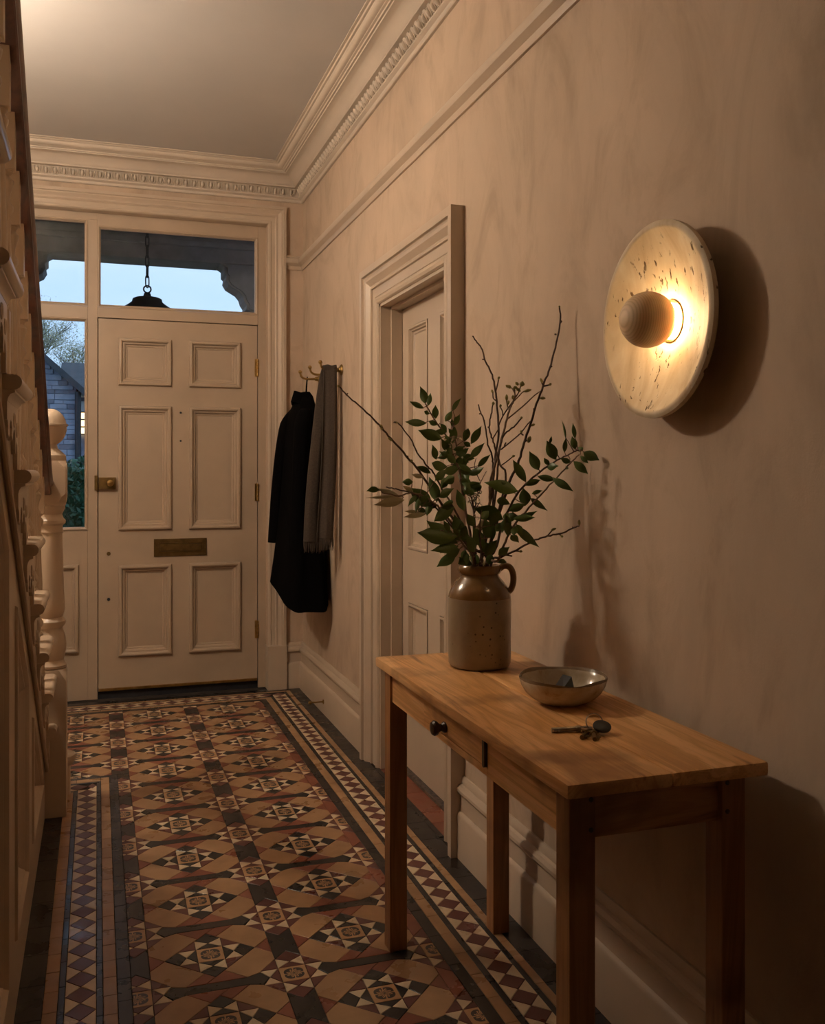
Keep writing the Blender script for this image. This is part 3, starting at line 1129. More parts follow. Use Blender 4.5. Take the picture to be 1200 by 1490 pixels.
# right border
E0, E1 = 0.822, 0.855          # dark band next to the field
strip_y('dark_border_tile', 'black', 0.822, 0.855, FYB, 5.023, 0.150, 'rb1')
strip_y('buff_border_tile', 'buff', 0.855, 0.887, FYB, 5.055, 0.105, 'rb2')
strip_y('thin_border_tile', 'black', 0.887, 0.904, FYB, 5.072, 0.150, 'rb3')
check_y(0.904, 0.974, FYB, 5.142, 0.0709, 'rc')
strip_y('thin_border_tile', 'black', 0.974, 0.989, FYB, 5.157, 0.150, 'rb4')
strip_y('buff_border_tile', 'buff', 0.989, 1.012, FYB, 5.180, 0.105, 'rb5')
strip_y('edge_tile', 'black', 1.012, 1.078, FYB, 5.218, 0.152, 'rb6')
# threshold of the side door
strip_y('edge_tile', 'black', 1.078, 1.098, DO0 + 0.0, DO1, 0.152, 'rb7')
strip_y('red_square_tile', 'red', 1.098, 1.180, DO0 + 0.012, DO1 - 0.012, 0.104, 'rb8')
# far border
strip_x('dark_border_tile', 'black', 4.990, 5.023, LX, 0.822, 0.150, 'fb1')
strip_x('buff_border_tile', 'buff', 5.023, 5.055, LX, 0.855, 0.105, 'fb2')
strip_x('thin_border_tile', 'black', 5.055, 5.072, LX, 0.887, 0.150, 'fb3')
check_x(5.072, 5.142, LX, 0.904, 0.0709, 'fc')
strip_x('thin_border_tile', 'black', 5.142, 5.157, LX, 0.974, 0.150, 'fb4')
strip_x('buff_border_tile', 'buff', 5.157, 5.180, LX, 0.989, 0.105, 'fb5')
strip_x('edge_tile', 'black', 5.180, 5.240, LX, 1.012, 0.152, 'fb6')
# left border beside the stair
strip_y('dark_border_tile', 'blue', 0.044, 0.076, FYB, 3.965, 0.100, 'lb1')
strip_y('buff_border_tile', 'buff', 0.012, 0.044, FYB, 3.940, 0.082, 'lb2')
strip_y('thin_border_tile', 'blue', -0.003, 0.012, FYB, 3.900, 0.120, 'lb3')
check_y(-0.072, -0.003, FYB, 3.884 - 0.0726, 0.0726, 'lc')
tile('diamond_tile', 'maroon', [(-0.0357, 3.8495), (-0.0195, 3.8150), (-0.003, 3.8495), (-0.0195, 3.884)])
tile('border_triangle_tile', 'cream', [(-0.072, 3.7751), (-0.0375, 3.8114), (-0.072, 3.8150)])
tile('border_triangle_tile', 'cream', [(-0.003, 3.7751), (-0.003, 3.8495), (-0.0375, 3.8114)])
strip_y('thin_border_tile', 'blue', -0.087, -0.072, FYB, 3.812, 0.120, 'lb4')
strip_y('buff_border_tile', 'buff', -0.119, -0.087, FYB, 3.797, 0.090, 'lb5')
strip_y('edge_tile', 'black', -0.200, -0.119, FYB, 3.765, 0.152, 'lb6')
strip_x('dark_border_tile', 'blue', 3.940, 3.965, LX, 0.044, 0.100, 'lf1')
strip_x('buff_border_tile', 'buff', 3.900, 3.940, LX, 0.012, 0.090, 'lf2')
strip_x('thin_border_tile', 'blue', 3.884, 3.900, LX, -0.003, 0.120, 'lf3')
check_x(3.815, 3.884, LX, -0.072 + 0.0363, 0.0726, 'lfc')
strip_x('thin_border_tile', 'blue', 3.797, 3.812, LX, -0.087, 0.120, 'lf4')
strip_x('buff_border_tile', 'buff', 3.765, 3.797, LX, -0.119, 0.090, 'lf5')
fs = stuff_mb.build('small_tiles', [M[k] for k in MATI], floor)
fs['kind'] = 'stuff'
# ------------------------------------------------------------------ staircase
RISE, GO = 0.178, 0.262
NST = 11


def y_back(k):
    return 3.47 - GO * (k - 1)


def z_tr(k):
    return 0.140 + RISE * k            # middle of the tread thickness


SXF = -0.168                            # face of the string
stair = empty('staircase', (-0.65, 3.6, 0))
tag(stair, 'cream painted cut string staircase with mahogany handrail and turned balusters', 'staircase')
SP = M['stairpaint']
T2 = 0.0145
# spandrel and string
SL = RISE / GO


def zd(y):
    return 0.44 + SL * (3.14 - y)       # lower edge of the string


# string: sawtooth plate
poly = [(y_back(0) + GO + 0.02, 0.0)]
for k in range(0, NST + 1):
    poly.append((y_back(k) + GO + (0.02 if k == 0 else 0.0), z_tr(k) - T2))
    poly.append((y_back(k), z_tr(k) - T2))
ylast = y_back(NST)
poly.append((ylast, zd(ylast)))
yb = 3.14 + 0.44 / SL
poly.append((yb, 0.0))
cl = []
for p in poly:
    if not cl or abs(p[0] - cl[-1][0]) + abs(p[1] - cl[-1][1]) > 1e-4:
        cl.append(p)
MB().prism([(SXF - 0.03, p[0], p[1]) for p in cl], (0.03, 0, 0)).build('string', SP, stair)
MB().tube([(SXF + 0.001, ylast, zd(ylast)), (SXF + 0.001, yb - 0.02, zd(yb - 0.02))], 0.006, 8).build('string_bead', SP, stair, True)
# spandrel framing with sunk panels
ZB, ZOFF = 0.165, 0.105
XB, XFR = SXF - 0.030, SXF - 0.008


def zt(y):
    return zd(y) - ZOFF


ymin = 0.6
back = [(XB, ymin, 0), (XB, yb, 0), (XB, ymin, zd(ymin))]
MB().prism([(XB - 0.02, ymin, 0.0), (XB - 0.02, yb, 0.0), (XB - 0.02, ymin, zd(ymin))], (0.02, 0, 0)).build('spandrel_panel', SP, stair)


def plate(name, pts):
    MB().prism([(XB, y, z) for y, z in pts], (XFR - XB, 0, 0)).build(name, SP, stair)


ytip = 3.14 + (0.44 - ZOFF - ZB) / SL
plate('spandrel_rail', [(ymin, 0), (yb, 0), (yb - ZB / SL, ZB), (ymin, ZB)])
plate('spandrel_rail', [(ymin, zt(ymin)), (ytip, ZB), (yb - ZB / SL, ZB), (ymin, zd(ymin))])
PAN = [(2.865, None), (2.285, 2.655), (1.50, 2.065), (0.80, 1.28)]
for a, b in ((2.655, 2.865), (2.065, 2.285), (1.28, 1.50), (0.6, 0.80)):
    plate('spandrel_stile', [(a, ZB), (b, ZB), (b, zt(b)), (a, zt(a))])
smould = [(-0.001, 0.0), (0.001, 0.006), (0.007, 0.007), (0.011, 0.003), (0.015, -0.003), (0.019, -0.003), (0.027, -0.012), (0.033, -0.016), (0.036, -0.022)]
for a, b in PAN:
    if b is None:
        pl = [(a, ZB), (ytip, ZB), (a, zt(a))]
    else:
        pl = [(a, ZB), (b, ZB), (b, zt(b)), (a, zt(a))]
    mb = MB()
    poly_ring(mb, pl, smould, lambda y, z, h: Vector((XFR + h, y, z)))
    mb.build('spandrel_moulding', SP, stair, True, 22)

# treads, risers, return nosings, coves, brackets, balusters
NLEN = GO + 0.060


def noseprof(off=0.0):
    pr = [(SXF - 0.004, T2)]
    for i in range(9):
        a = math.pi / 2 - math.pi * i / 8
        pr.append((SXF + 0.020 + T2 * math.cos(a), T2 * math.sin(a)))
    pr.append((SXF - 0.004, -T2))
    return pr


nose = MB()
rws = []
for yy, sc in ((0, 1.0), (NLEN - 0.012, 1.0), (NLEN - 0.003, 0.86), (NLEN, 0.5)):
    rws.append([Vector((SXF + (x - SXF) * (sc if x > SXF else 1), yy, z * (0.6 + 0.4 * sc))) for x, z in noseprof()])
nose.rings(rws, closed=True, cap0=True, cap1=True)
cov = [(SXF - 0.004, -T2 - 0.0005), (SXF + 0.022, -T2 - 0.0005), (SXF + 0.022, -T2 - 0.005), (SXF + 0.014, -T2 - 0.008), (SXF + 0.010, -T2 - 0.015),
       (SXF + 0.009, -T2 - 0.021), (SXF - 0.004, -T2 - 0.021)]
nose.rings([[Vector((x, yy, z)) for x, z in cov] for yy in (0.0, GO + 0.012)], closed=True, cap0=True, cap1=True)
nose_me = nose.mesh('return_nosing', SP, True, True, 40)
# scroll bracket under each return (outline y, z from the back lower corner of the tread)
zb0 = -T2 - 0.021
brk = [(0.000, zb0), (0.262, zb0), (0.262, -RISE + T2), (0.238, -RISE + T2), (0.238, -0.128), (0.232, -0.112), (0.214, -0.104), (0.205, -0.112),
       (0.200, -0.128), (0.190, -0.132), (0.184, -0.122), (0.186, -0.104), (0.176, -0.088), (0.160, -0.082), (0.140, -0.086), (0.132, -0.100),
       (0.120, -0.106), (0.108, -0.098), (0.110, -0.082), (0.098, -0.070), (0.078, -0.066), (0.062, -0.074), (0.054, -0.094), (0.040, -0.104),
       (0.026, -0.096), (0.022, -0.080), (0.012, -0.070), (0.000, -0.070)]
bk = MB().prism([(SXF - 0.001, y, z) for y, z in brk], (0.0095, 0, 0))
for cy_, cz_ in ((0.216, -0.082), (0.150, -0.064)):
    ring_ = [(SXF + 0.0088, cy_ + 0.013 * math.cos(2 * math.pi * i / 12), cz_ + 0.013 * math.sin(2 * math.pi * i / 12)) for i in range(13)]
    bk.tube(ring_, 0.0024, 5, cap=False)
brk_me = bk.mesh('bracket', SP)


def rail_z(y):
    return 1.185 + SL * (3.50 - y)      # top of the handrail


# balusters: square foot, turned middle, square head
def baluster(yoff, k0):
    """heights are equal for all treads; yoff from the back of the tread"""
    base = T2
    top = rail_z(y_back(k0) + yoff) - 0.055 - z_tr(k0)
    w = 0.0190
    b = MB()
    fz = base + 0.150
    hz = top - 0.112
    b.box(-w, w, -w, w, base, fz, 0.0015)
    b.rings([[Vector((-w, -w, hz)), Vector((w, -w, hz)), Vector((w, w, hz)), Vector((-w, w, hz))],
             [Vector((-w, -w, top + SL * w)), Vector((w, -w, top + SL * w)), Vector((w, w, top - SL * w)), Vector((-w, w, top - SL * w))]],
            True, True, True)
    L = hz - fz
    pr = [(0.0150, 0), (0.0165, 0.010), (0.0090, 0.020), (0.0080, 0.030), (0.0160, 0.042), (0.0165, 0.050), (0.0095, 0.062), (0.0080, 0.070), (0.0120, 0.078),
          (0.0145, 0.110), (0.0140, 0.160), (0.0105, L - 0.17), (0.0090, L - 0.110), (0.0085, L - 0.098), (0.0150, L - 0.088), (0.0150, L - 0.078), (0.0080, L - 0.066),
          (0.0095, L - 0.050), (0.0155, L - 0.032), (0.0165, L - 0.022), (0.0085, L - 0.012), (0.0150, L - 0.004), (0.0150, L)]
    b.lathe([(r, fz + h) for r, h in pr], 14)
    return b.mesh('baluster', SP, True, True, 35)


bal = [baluster(0.075, 3), baluster(0.206, 3)]
BXC = SXF - 0.022
for k in range(0, NST + 1):
    yb_, zc_ = y_back(k), z_tr(k)
    MB().box(LX, SXF - 0.002, yb_ - 0.02, yb_ + GO + 0.035, zc_ - T2, zc_ + T2, 0.004).build('tread', SP, stair)
    MB().box(LX, SXF - 0.031, yb_ + GO - 0.018, yb_ + GO, (z_tr(k - 1) + T2 if k else 0.0), zc_ - T2 - 0.0005).build('riser', SP, stair)
    link('return_nosing', nose_me, stair, (0, yb_, zc_))
    if k > 0:
        link('bracket', brk_me, stair, (0, yb_, zc_))
        for i, yo in enumerate((0.075, 0.206)):
            if k == 1 and i == 0:
                pass
            if yb_ + yo > 3.47:
                continue
            link('baluster', bal[i], stair, (BXC, yb_ + yo, zc_))
# curtail end of the bottom tread
MB().lathe([(0.030, -0.034), (0.052, -0.027), (0.063, -0.012), (0.066, 0), (0.063, 0.010), (0.054, T2), (0.02, T2 + 0.001)], 24, 'z', (-0.142, 3.79, z_tr(0))).build('curtail', SP, stair, True)
MB().lathe([(0.045, 0.0), (0.045, z_tr(0) - T2)], 20, 'z', (-0.142, 3.79, 0)).build('curtail_riser', SP, stair, True)

# newel post
NXC, NYC = -0.158, 3.592
nw = MB()
h2 = 0.054
oc = []


def octa(hw, ch, z):
    return [Vector((NXC + a, NYC + b, z)) for a, b in ((-hw + ch, -hw), (hw - ch, -hw), (hw, -hw + ch), (hw, hw - ch), (hw - ch, hw), (-hw + ch, hw), (-hw, hw - ch), (-hw, -hw + ch))]


nw.rings([octa(h2, 0.002, 0.0), octa(h2, 0.002, 0.478), octa(h2, 0.020, 0.508), octa(h2 * 0.97, 0.026, 0.518)], True, True, True)
pr = [(0.045, 0.516), (0.053, 0.522), (0.054, 0.530), (0.046, 0.540), (0.043, 0.548), (0.046, 0.560), (0.052, 0.585), (0.053, 0.605), (0.048, 0.635), (0.041, 0.655),
      (0.039, 0.662), (0.044, 0.668), (0.050, 0.678), (0.050, 0.686), (0.042, 0.696), (0.038, 0.700), (0.042, 0.706), (0.047, 0.722), (0.047, 0.740), (0.044, 0.80),
      (0.0415, 0.88), (0.0385, 0.985), (0.038, 0.998), (0.042, 1.003), (0.040, 1.010), (0.040, 1.026), (0.049, 1.034), (0.050, 1.044), (0.041, 1.054), (0.038, 1.066),
      (0.044, 1.078), (0.048, 1.088), (0.047, 1.096), (0.051, 1.100), (0.051, 1.110)]
nw.lathe(pr, 28, 'z', (NXC, NYC, 0))
nw.rings([octa(h2 * 0.96, 0.026, 1.108), octa(h2, 0.016, 1.128), octa(h2, 0.004, 1.140), octa(h2, 0.004, 1.225), octa(h2, 0.016, 1.240), octa(h2 * 0.95, 0.026, 1.256)], True, True, True)
nw.lathe([(0.050, 1.255), (0.052, 1.262), (0.050, 1.276), (0.040, 1.286), (0.024, 1.300), (0.020, 1.316)], 24, 'z', (NXC, NYC, 0))
newel = nw.build('newel_post', SP, stair, True, 32)
bp = []
for i in range(17):
    a = -math.pi / 2 + math.pi * i / 16
    bp.append((max(0.0005, 0.0535 * math.cos(a)), 1.376 + 0.066 * math.sin(a)))
bp = bp[:9] + [(0.0535, 1.379), (0.058, 1.380), (0.058, 1.387), (0.0525, 1.388)] + bp[10:]
MB().lathe(bp, 28, 'z', (NXC, NYC, 0)).build('ball_finial', SP, newel, True, 35)

# handrail: moulded section along the flight, easing into the newel
sec = [(-0.030, -0.052), (-0.026, -0.056), (0.026, -0.056), (0.030, -0.052), (0.030, -0.038), (0.026, -0.032), (0.034, -0.022), (0.037, -0.012), (0.034, -0.004),
       (0.020, 0.002), (0.0, 0.004), (-0.020, 0.002), (-0.034, -0.004), (-0.037, -0.012), (-0.034, -0.022), (-0.026, -0.032), (-0.030, -0.038)]
rr = []
ys = [y_back(NST) + 0.1 + i * (3.22 - y_back(NST) - 0.1) / 10 for i in range(11)] + [3.32, 3.42, 3.50, 3.545]
for y_ in ys:
    z_ = rail_z(y_) if y_ <= 3.4 else rail_z(y_) + (0.035 * ((y_ - 3.4) / 0.145) ** 2)
    rr.append([Vector((BXC + 0.006 + x, y_, z_ + z)) for x, z in sec])
mb = MB()
mb.rings(rr, True, True, True)
tag(mb.build('handrail', M['mahog'], stair, True, 35), 'dark polished mahogany handrail')

# ------------------------------------------------------------------ console table
tb = empty('console_table', (0.865, 1.81, 0))
tag(tb, 'oak console table with one small drawer against the plaster wall', 'table')
TZ = 0.740
TX0, TX1, TY0, TY1 = 0.680, 1.052, 1.287, 2.337
for i, (a, b) in enumerate(((TX0, 0.868), (0.8684, TX1))):
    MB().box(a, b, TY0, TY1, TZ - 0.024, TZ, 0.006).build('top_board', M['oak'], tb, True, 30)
LW = 0.046
LEGS = [(0.702, 1.322), (0.986, 1.322), (0.702, 2.278), (0.986, 2.278)]
for x_, y_ in LEGS:
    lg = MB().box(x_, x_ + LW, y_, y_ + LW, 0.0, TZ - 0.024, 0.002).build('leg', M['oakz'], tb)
    if y_ < 1.5:
        for z_ in (0.700, 0.652):
            px_ = x_ + (0.038 if x_ < 0.8 else 0.010)
            MB().lathe([(0.0042, 0.001), (0.0042, -0.0012), (0.003, -0.0018)], 10, 'y', (px_, y_, z_)).build('peg', M['darkwood'], lg, True)
AZ0, AZ1 = 0.634, TZ - 0.024
# front rail is cut round the drawer
fx = 0.708
DR0, DR1 = 1.664, 2.028
MB().box(fx, fx + 0.022, LEGS[0][1] + LW, DR0, AZ0, AZ1, 0.001).build('front_apron', M['oak'], tb)
MB().box(fx, fx + 0.022, DR1, LEGS[2][1], AZ0, AZ1, 0.001).build('front_apron', M['oak'], tb)
MB().box(fx, fx + 0.022, DR0, DR1, AZ0, AZ0 + 0.016, 0.001).build('front_rail', M['oak'], tb)
dr = MB().box(fx - 0.003, fx + 0.02, DR0 + 0.012, DR1 - 0.002, AZ0 + 0.0185, AZ1 - 0.002, 0.002).build('drawer', M['oak'], tb)
MB().lathe([(0.011, 0.0), (0.012, -0.004), (0.008, -0.009), (0.009, -0.014), (0.015, -0.020), (0.0165, -0.026), (0.013, -0.031), (0.003, -0.033)], 20, 'x', (fx - 0.003, 1.886, 0.672)).build('knob', M['darkwood'], dr, True)
mb = MB()
st = [(DR0 + 0.001, AZ1 - 0.001)]
for i in range(7):
    a = math.pi + math.pi * i / 6
    st.append((DR0 + 0.006 + 0.0055 * math.cos(a), AZ0 + 0.022 + 0.0055 * math.sin(a)))
st.append((DR0 + 0.0115, AZ1 - 0.001))
mb.prism([(fx - 0.0065, y, z) for y, z in st], (0.012, 0, 0))
mb.build('drawer_gap_shade', M['darkwood'], tb)  # dark strip standing in for the shadow in the drawer's end gap
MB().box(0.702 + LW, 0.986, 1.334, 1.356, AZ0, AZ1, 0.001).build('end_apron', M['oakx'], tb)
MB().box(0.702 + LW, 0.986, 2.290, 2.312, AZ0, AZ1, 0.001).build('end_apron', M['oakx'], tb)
MB().box(1.000, 1.022, LEGS[1][1] + LW, LEGS[3][1], AZ0, AZ1, 0.001).build('back_apron', M['oak'], tb)

# ------------------------------------------------------------------ stoneware jar
JX, JY = 0.893, 2.148
jr = empty('stoneware_jar', (JX, JY, TZ))
tag(jr, 'two tone salt glazed stoneware jar holding branches on the oak table', 'jar')
jp = [(0.066, 0.0), (0.073, 0.003), (0.0765, 0.010), (0.0772, 0.03), (0.0775, 0.10), (0.0778, 0.165), (0.0770, 0.172), (0.0745, 0.182), (0.069, 0.194), (0.060, 0.207),
      (0.051, 0.217), (0.0475, 0.222), (0.0475, 0.226), (0.0515, 0.229), (0.0540, 0.236), (0.0535, 0.244), (0.0495, 0.249), (0.0445, 0.249), (0.0420, 0.244), (0.0415, 0.225),
      (0.055, 0.205), (0.070, 0.175), (0.071, 0.02), (0.002, 0.012)]
MB().lathe([(r, TZ + 0.0002 + h) for r, h in jp], 48, 'z', (JX, JY, 0)).build('body', M['jar'], jr, True, 50)
hd = (Vector((0.93, -0.36, 0))).normalized()
hp = []
for r, z in ((0.048, 0.238), (0.060, 0.246), (0.074, 0.243), (0.082, 0.228), (0.083, 0.208), (0.078, 0.190), (0.070, 0.182)):
    hp.append(Vector((JX, JY, TZ)) + hd * r + Vector((0, 0, z)))
MB().tube(spline(hp, 4), 0.0078, 10).build('handle', M['jar'], jr, True)

# ------------------------------------------------------------------ bowl, fob, keys
BX, BYC = 0.915, 1.752
bw = MB()
bp = [(0.038, 0.000), (0.046, 0.001), (0.053, 0.004), (0.067, 0.012), (0.079, 0.024), (0.087, 0.038), (0.0915, 0.054), (0.0905, 0.0562), (0.0875, 0.055), (0.083, 0.040), (0.075, 0.027), (0.062, 0.015), (0.042, 0.008), (0.020, 0.006), (0.001, 0.006)]
seg = 64
rws = []
for r, h in bp:
    row = []
    for k in range(seg):
        a = 2 * math.pi * k / seg
        wob = 1 + 0.014 * math.sin(2 * a + 0.6) + 0.010 * math.sin(3 * a + 2.0) + 0.008 * math.sin(7 * a)
        dip = (-0.0035 * math.exp(-((a - 4.55) / 0.28) ** 2) + 0.0012 * math.sin(4 * a)) * (h / 0.056) ** 2
        row.append(Vector((BX + r * wob * math.cos(a), BYC + r * wob * math.sin(a), TZ + 0.0003 + h + dip)))
    rws.append(row)
bw.rings(rws, True, True, True)
tag(bw.build('ceramic_bowl', M['bowl'], None, True, 60), 'shallow cream glazed bowl with a brown uneven rim on the table', 'bowl')
fob = MB()
fz = TZ + 0.024
fc = Vector((0.915, 1.762, fz))


def fobp(x, y, z):
    a = 0.5
    return fc + Vector((x * math.cos(a) - y * math.sin(a), x * math.sin(a) + y * math.cos(a), z))


fob.rings([[fobp(x, y, z) for x, y, z in ((-0.006, -0.011, -0.004), (0.030, -0.014, -0.001), (0.034, 0.012, -0.001), (-0.006, 0.011, -0.004))],
           [fobp(x, y, z) for x, y, z in ((-0.006, -0.011, 0.006), (0.020, -0.014, 0.026), (0.026, 0.012, 0.026), (-0.006, 0.011, 0.006))]], True, True, True)
fob.tube([fobp(-0.006, 0, 0.0), fobp(-0.034, 0.004, -0.001)], 0.0055, 8)
tag(fob.build('key_fob', M['black_plastic'], None), 'black plastic key fob lying inside the glazed bowl', 'key fob')

ky = empty('key_bunch', (0.845, 1.53, TZ))
tag(ky, 'bunch of worn keys on a steel ring beside the bowl', 'keys')


def key(p0, p1, bow_r, shaft_r, bit, name, mat):
    p0, p1 = Vector(p0), Vector(p1)
    d = (p1 - p0).normalized()
    sd_ = Vector((-d.y, d.x, 0))
    L = (p1 - p0).length
    b = MB()
    if bow_r:
        ringp = [p0 + d * (bow_r * math.cos(2 * math.pi * i / 16)) + sd_ * (bow_r * math.sin(2 * math.pi * i / 16)) for i in range(16)]
        inn = [p0 + d * (bow_r * 0.35 * math.cos(2 * math.pi * i / 16)) + sd_ * (bow_r * 0.35 * math.sin(2 * math.pi * i / 16)) for i in range(16)]
        up = Vector((0, 0, 0.0013))
        b.rings([[p + up for p in inn], [p + up for p in ringp], [p - up for p in ringp], [p - up for p in inn], [p + up for p in inn]], True)
    b.tube([p0 + d * bow_r * 0.9, p0 + d * (bow_r + 0.006), p0 + d * (bow_r + 0.0061), p1], [shaft_r * 1.3, shaft_r * 1.3, shaft_r, shaft_r], 10)
    for i in range(bit):
        q0 = p1 - d * (0.004 + i * 0.005)
        hgt = 0.004 + 0.002 * ((i * 7) % 3)
        b.add([q0 + sd_ * shaft_r * 0.5 + Vector((0, 0, 0.0009)), q0 - d * 0.0035 + sd_ * shaft_r * 0.5 + Vector((0, 0, 0.0009)), q0 - d * 0.0035 + sd_ * (shaft_r + hgt) + Vector((0, 0, 0.0009)), q0 + sd_ * (shaft_r + hgt) + Vector((0, 0, 0.0009)),
               q0 + sd_ * shaft_r * 0.5 - Vector((0, 0, 0.0009)), q0 - d * 0.0035 + sd_ * shaft_r * 0.5 - Vector((0, 0, 0.0009)), q0 - d * 0.0035 + sd_ * (shaft_r + hgt) - Vector((0, 0, 0.0009)), q0 + sd_ * (shaft_r + hgt) - Vector((0, 0, 0.0009))],
              [(0, 3, 2, 1), (4, 5, 6, 7), (0, 1, 5, 4), (1, 2, 6, 5), (2, 3, 7, 6), (3, 0, 4, 7)])
    return b.build(name, mat, ky, True, 40)


kz = TZ + 0.0045
key((0.852, 1.541, kz + 0.002), (0.790, 1.556, kz), 0.012, 0.0046, 2, 'key', M['steel'])
key((0.850, 1.530, kz), (0.8195, 1.497, kz - 0.0005), 0.011, 0.0040, 3, 'key', M['brassd'])
key((0.858, 1.524, kz), (0.836, 1.480, kz - 0.0005), 0.011, 0.0040, 3, 'key', M['brassd'])
lf = MB().lathe([(0.002, -0.0036), (0.0150, -0.0034), (0.0175, -0.002), (0.0180, 0), (0.0175, 0.002), (0.0150, 0.0034), (0.002, 0.0036)], 28, 'z', (0, 0, 0), sy=0.88).build('leather_fob', M['black_plastic'], ky, True, 40, loc=(0.873, 1.519, TZ + 0.0135))
lf.rotation_euler = (math.radians(24), math.radians(-6), 0.2)
rc = Vector((0.868, 1.538, TZ + 0.017))
tilt_ax = Matrix.Rotation(math.radians(62), 4, Vector((0.95, -0.3, 0)).normalized())
MB().tube([rc + tilt_ax @ Vector((0.0155 * math.cos(2 * math.pi * i / 28), 0.0155 * math.sin(2 * math.pi * i / 28), 0)) for i in range(29)], 0.0011, 8, False).build('key_ring', M['steel'], ky, True)

# ------------------------------------------------------------------ stone wall light
SCY, SCZ, SCR = 1.606, 1.517, 0.193
sc = empty('wall_sconce', (WX, SCY, SCZ))
tag(sc, 'round travertine dish wall light with a turned ball over the bulb', 'wall light')
XR = WX - 0.066                                    # plane of the rim
MB().lathe([(0.055, 0.0), (0.055, -0.012)], 32, 'x', (WX, SCY, SCZ)).build('mounting_plate', M['brassd'], sc, True)
dp = [(0.030, 0.056), (0.110, 0.050), (0.150, 0.038), (0.176, 0.024), (0.187, 0.0165), (SCR, 0.013), (SCR, 0.003), (0.1885, 0.0008), (0.186, 0.0), (0.181, 0.0), (0.178, 0.002)]
for i in range(1, 17):
    t_ = 1 - i / 16
    dp.append((0.177 * t_ + 0.0005, 0.002 + 0.044 * (1 - t_ ** 2)))
dish = MB().lathe(dp, 96, 'x', (0, 0, 0)).build('dish', M['travertine'], sc, True, 40, loc=(XR, SCY, SCZ))
tag(dish, 'pitted travertine dish')
BR = 0.055
XBALL = XR - 0.010
bl = []
for i in range(25):
    a = -math.pi / 2 + math.pi * i / 24
    bl.append((max(0.0006, BR * math.cos(a)), BR * math.sin(a)))
tag(MB().lathe(bl, 48, 'x', (0, 0, 0)).build('ball', M['ball'], sc, True, loc=(XBALL, SCY, SCZ)), 'turned beige stone ball with fine rings')
MB().lathe([(0.036, XR + 0.0285), (0.036, XR + 0.0415)], 32, 'x', (0, SCY, SCZ)).build('bulb_ring', M['glow'], sc, True)
MB().lathe([(0.020, XR + 0.038), (0.042, XR + 0.0405), (0.042, XR + 0.0435), (0.020, XR + 0.048)], 32, 'x', (0, SCY, SCZ)).build('collar', M['brass'], sc, True)

# ------------------------------------------------------------------ hooks, coat, scarf, door stop
hook = MB()
hook.lathe([(0.026, 0.0), (0.026, -0.004), (0.022, -0.008), (0.013, -0.011), (0.010, -0.016), (0.0115, -0.022), (0.008, -0.028)], 24, 'x', (0, 0, 0))
hook.tube(spline([(-0.020, 0, 0), (-0.050, 0, -0.002), (-0.080, 0, -0.001), (-0.098, 0, 0.010), (-0.104, 0, 0.028)], 5), [0.0062 - 0.0012 * i / 20 for i in range(21)], 10)
sph = []
for i in range(9):
    a = -math.pi / 2 + math.pi * i / 8
    sph.append((max(0.0004, 0.0098 * math.cos(a)), 0.0098 * math.sin(a)))
hook.lathe(sph, 14, 'z', (-0.1045, 0, 0.033))
hook_me = hook.mesh('coat_hook', M['brass'], True, True, 45)
HZ = 1.700
for y_, lb in ((4.345, 'brass coat hook with the taupe scarf over its arm'), (4.575, 'bare brass coat hook between the scarf and the coat'), (4.81, 'brass coat hook that the black coat hangs from')):
    o = link('coat_hook', hook_me, None, (WX, y_, HZ))
    tag(o, lb, 'hook', 'brass coat hooks in a row on the plaster wall')

ct = empty('wool_coat', (0.99, 4.75, 0.55))
tag(ct, 'long black wool coat hanging from a brass hook', 'coat')


def fold_ring(cx, cy, ax, ay, z, amp, ph, n=48, tiltz=0.0, rotz=0.0):
    row = []
    for k in range(n):
        a = 2 * math.pi * k / n
        m = 1 + amp * (0.55 * math.sin(5 * a + ph) + 0.35 * math.sin(8 * a - 1.3 * ph + 1) + 0.25 * math.sin(3 * a + 2 * ph))
        x = ax * math.copysign(abs(math.cos(a)) ** 0.65, math.cos(a)) * m
        y = ay * math.copysign(abs(math.sin(a)) ** 0.65, math.sin(a)) * m
        xr = x * math.cos(rotz) - y * math.sin(rotz)
        yr = x * math.sin(rotz) + y * math.cos(rotz)
        row.append(Vector((min(cx + xr, WX - 0.006), cy + yr, z - tiltz * yr)))
    return row


cs = [(1.020, 4.800, 0.018, 0.040, 1.628, 0.00, 0), (1.018, 4.800, 0.034, 0.062, 1.605, 0.03, 0.1), (1.012, 4.795, 0.048, 0.088, 1.560, 0.05, 0.2), (1.004, 4.785, 0.062, 0.125, 1.500, 0.06, 0.4),
      (0.998, 4.775, 0.070, 0.150, 1.400, 0.07, 0.6), (0.994, 4.765, 0.074, 0.165, 1.250, 0.08, 0.8), (0.990, 4.755, 0.080, 0.178, 1.080, 0.08, 0.95),
      (0.986, 4.745, 0.090, 0.196, 0.900, 0.08, 1.1), (0.980, 4.738, 0.102, 0.218, 0.740, 0.07, 1.2), (0.974, 4.732, 0.114, 0.240, 0.600, 0.06, 1.25)]
rws = [fold_ring(*c_, tiltz=-0.30 * max(0, (1.4 - c_[4])) / 0.8, rotz=0.10) for c_ in cs]
inner = [Vector((p.x * 0.9 + 0.1 * 0.985, p.y * 0.9 + 0.1 * 4.74, p.z + 0.03)) for p in rws[-1]]
mb = MB()
mb.rings(rws + [inner], True, True, True)
mb.build('coat_body', M['coat'], ct, True, 60)
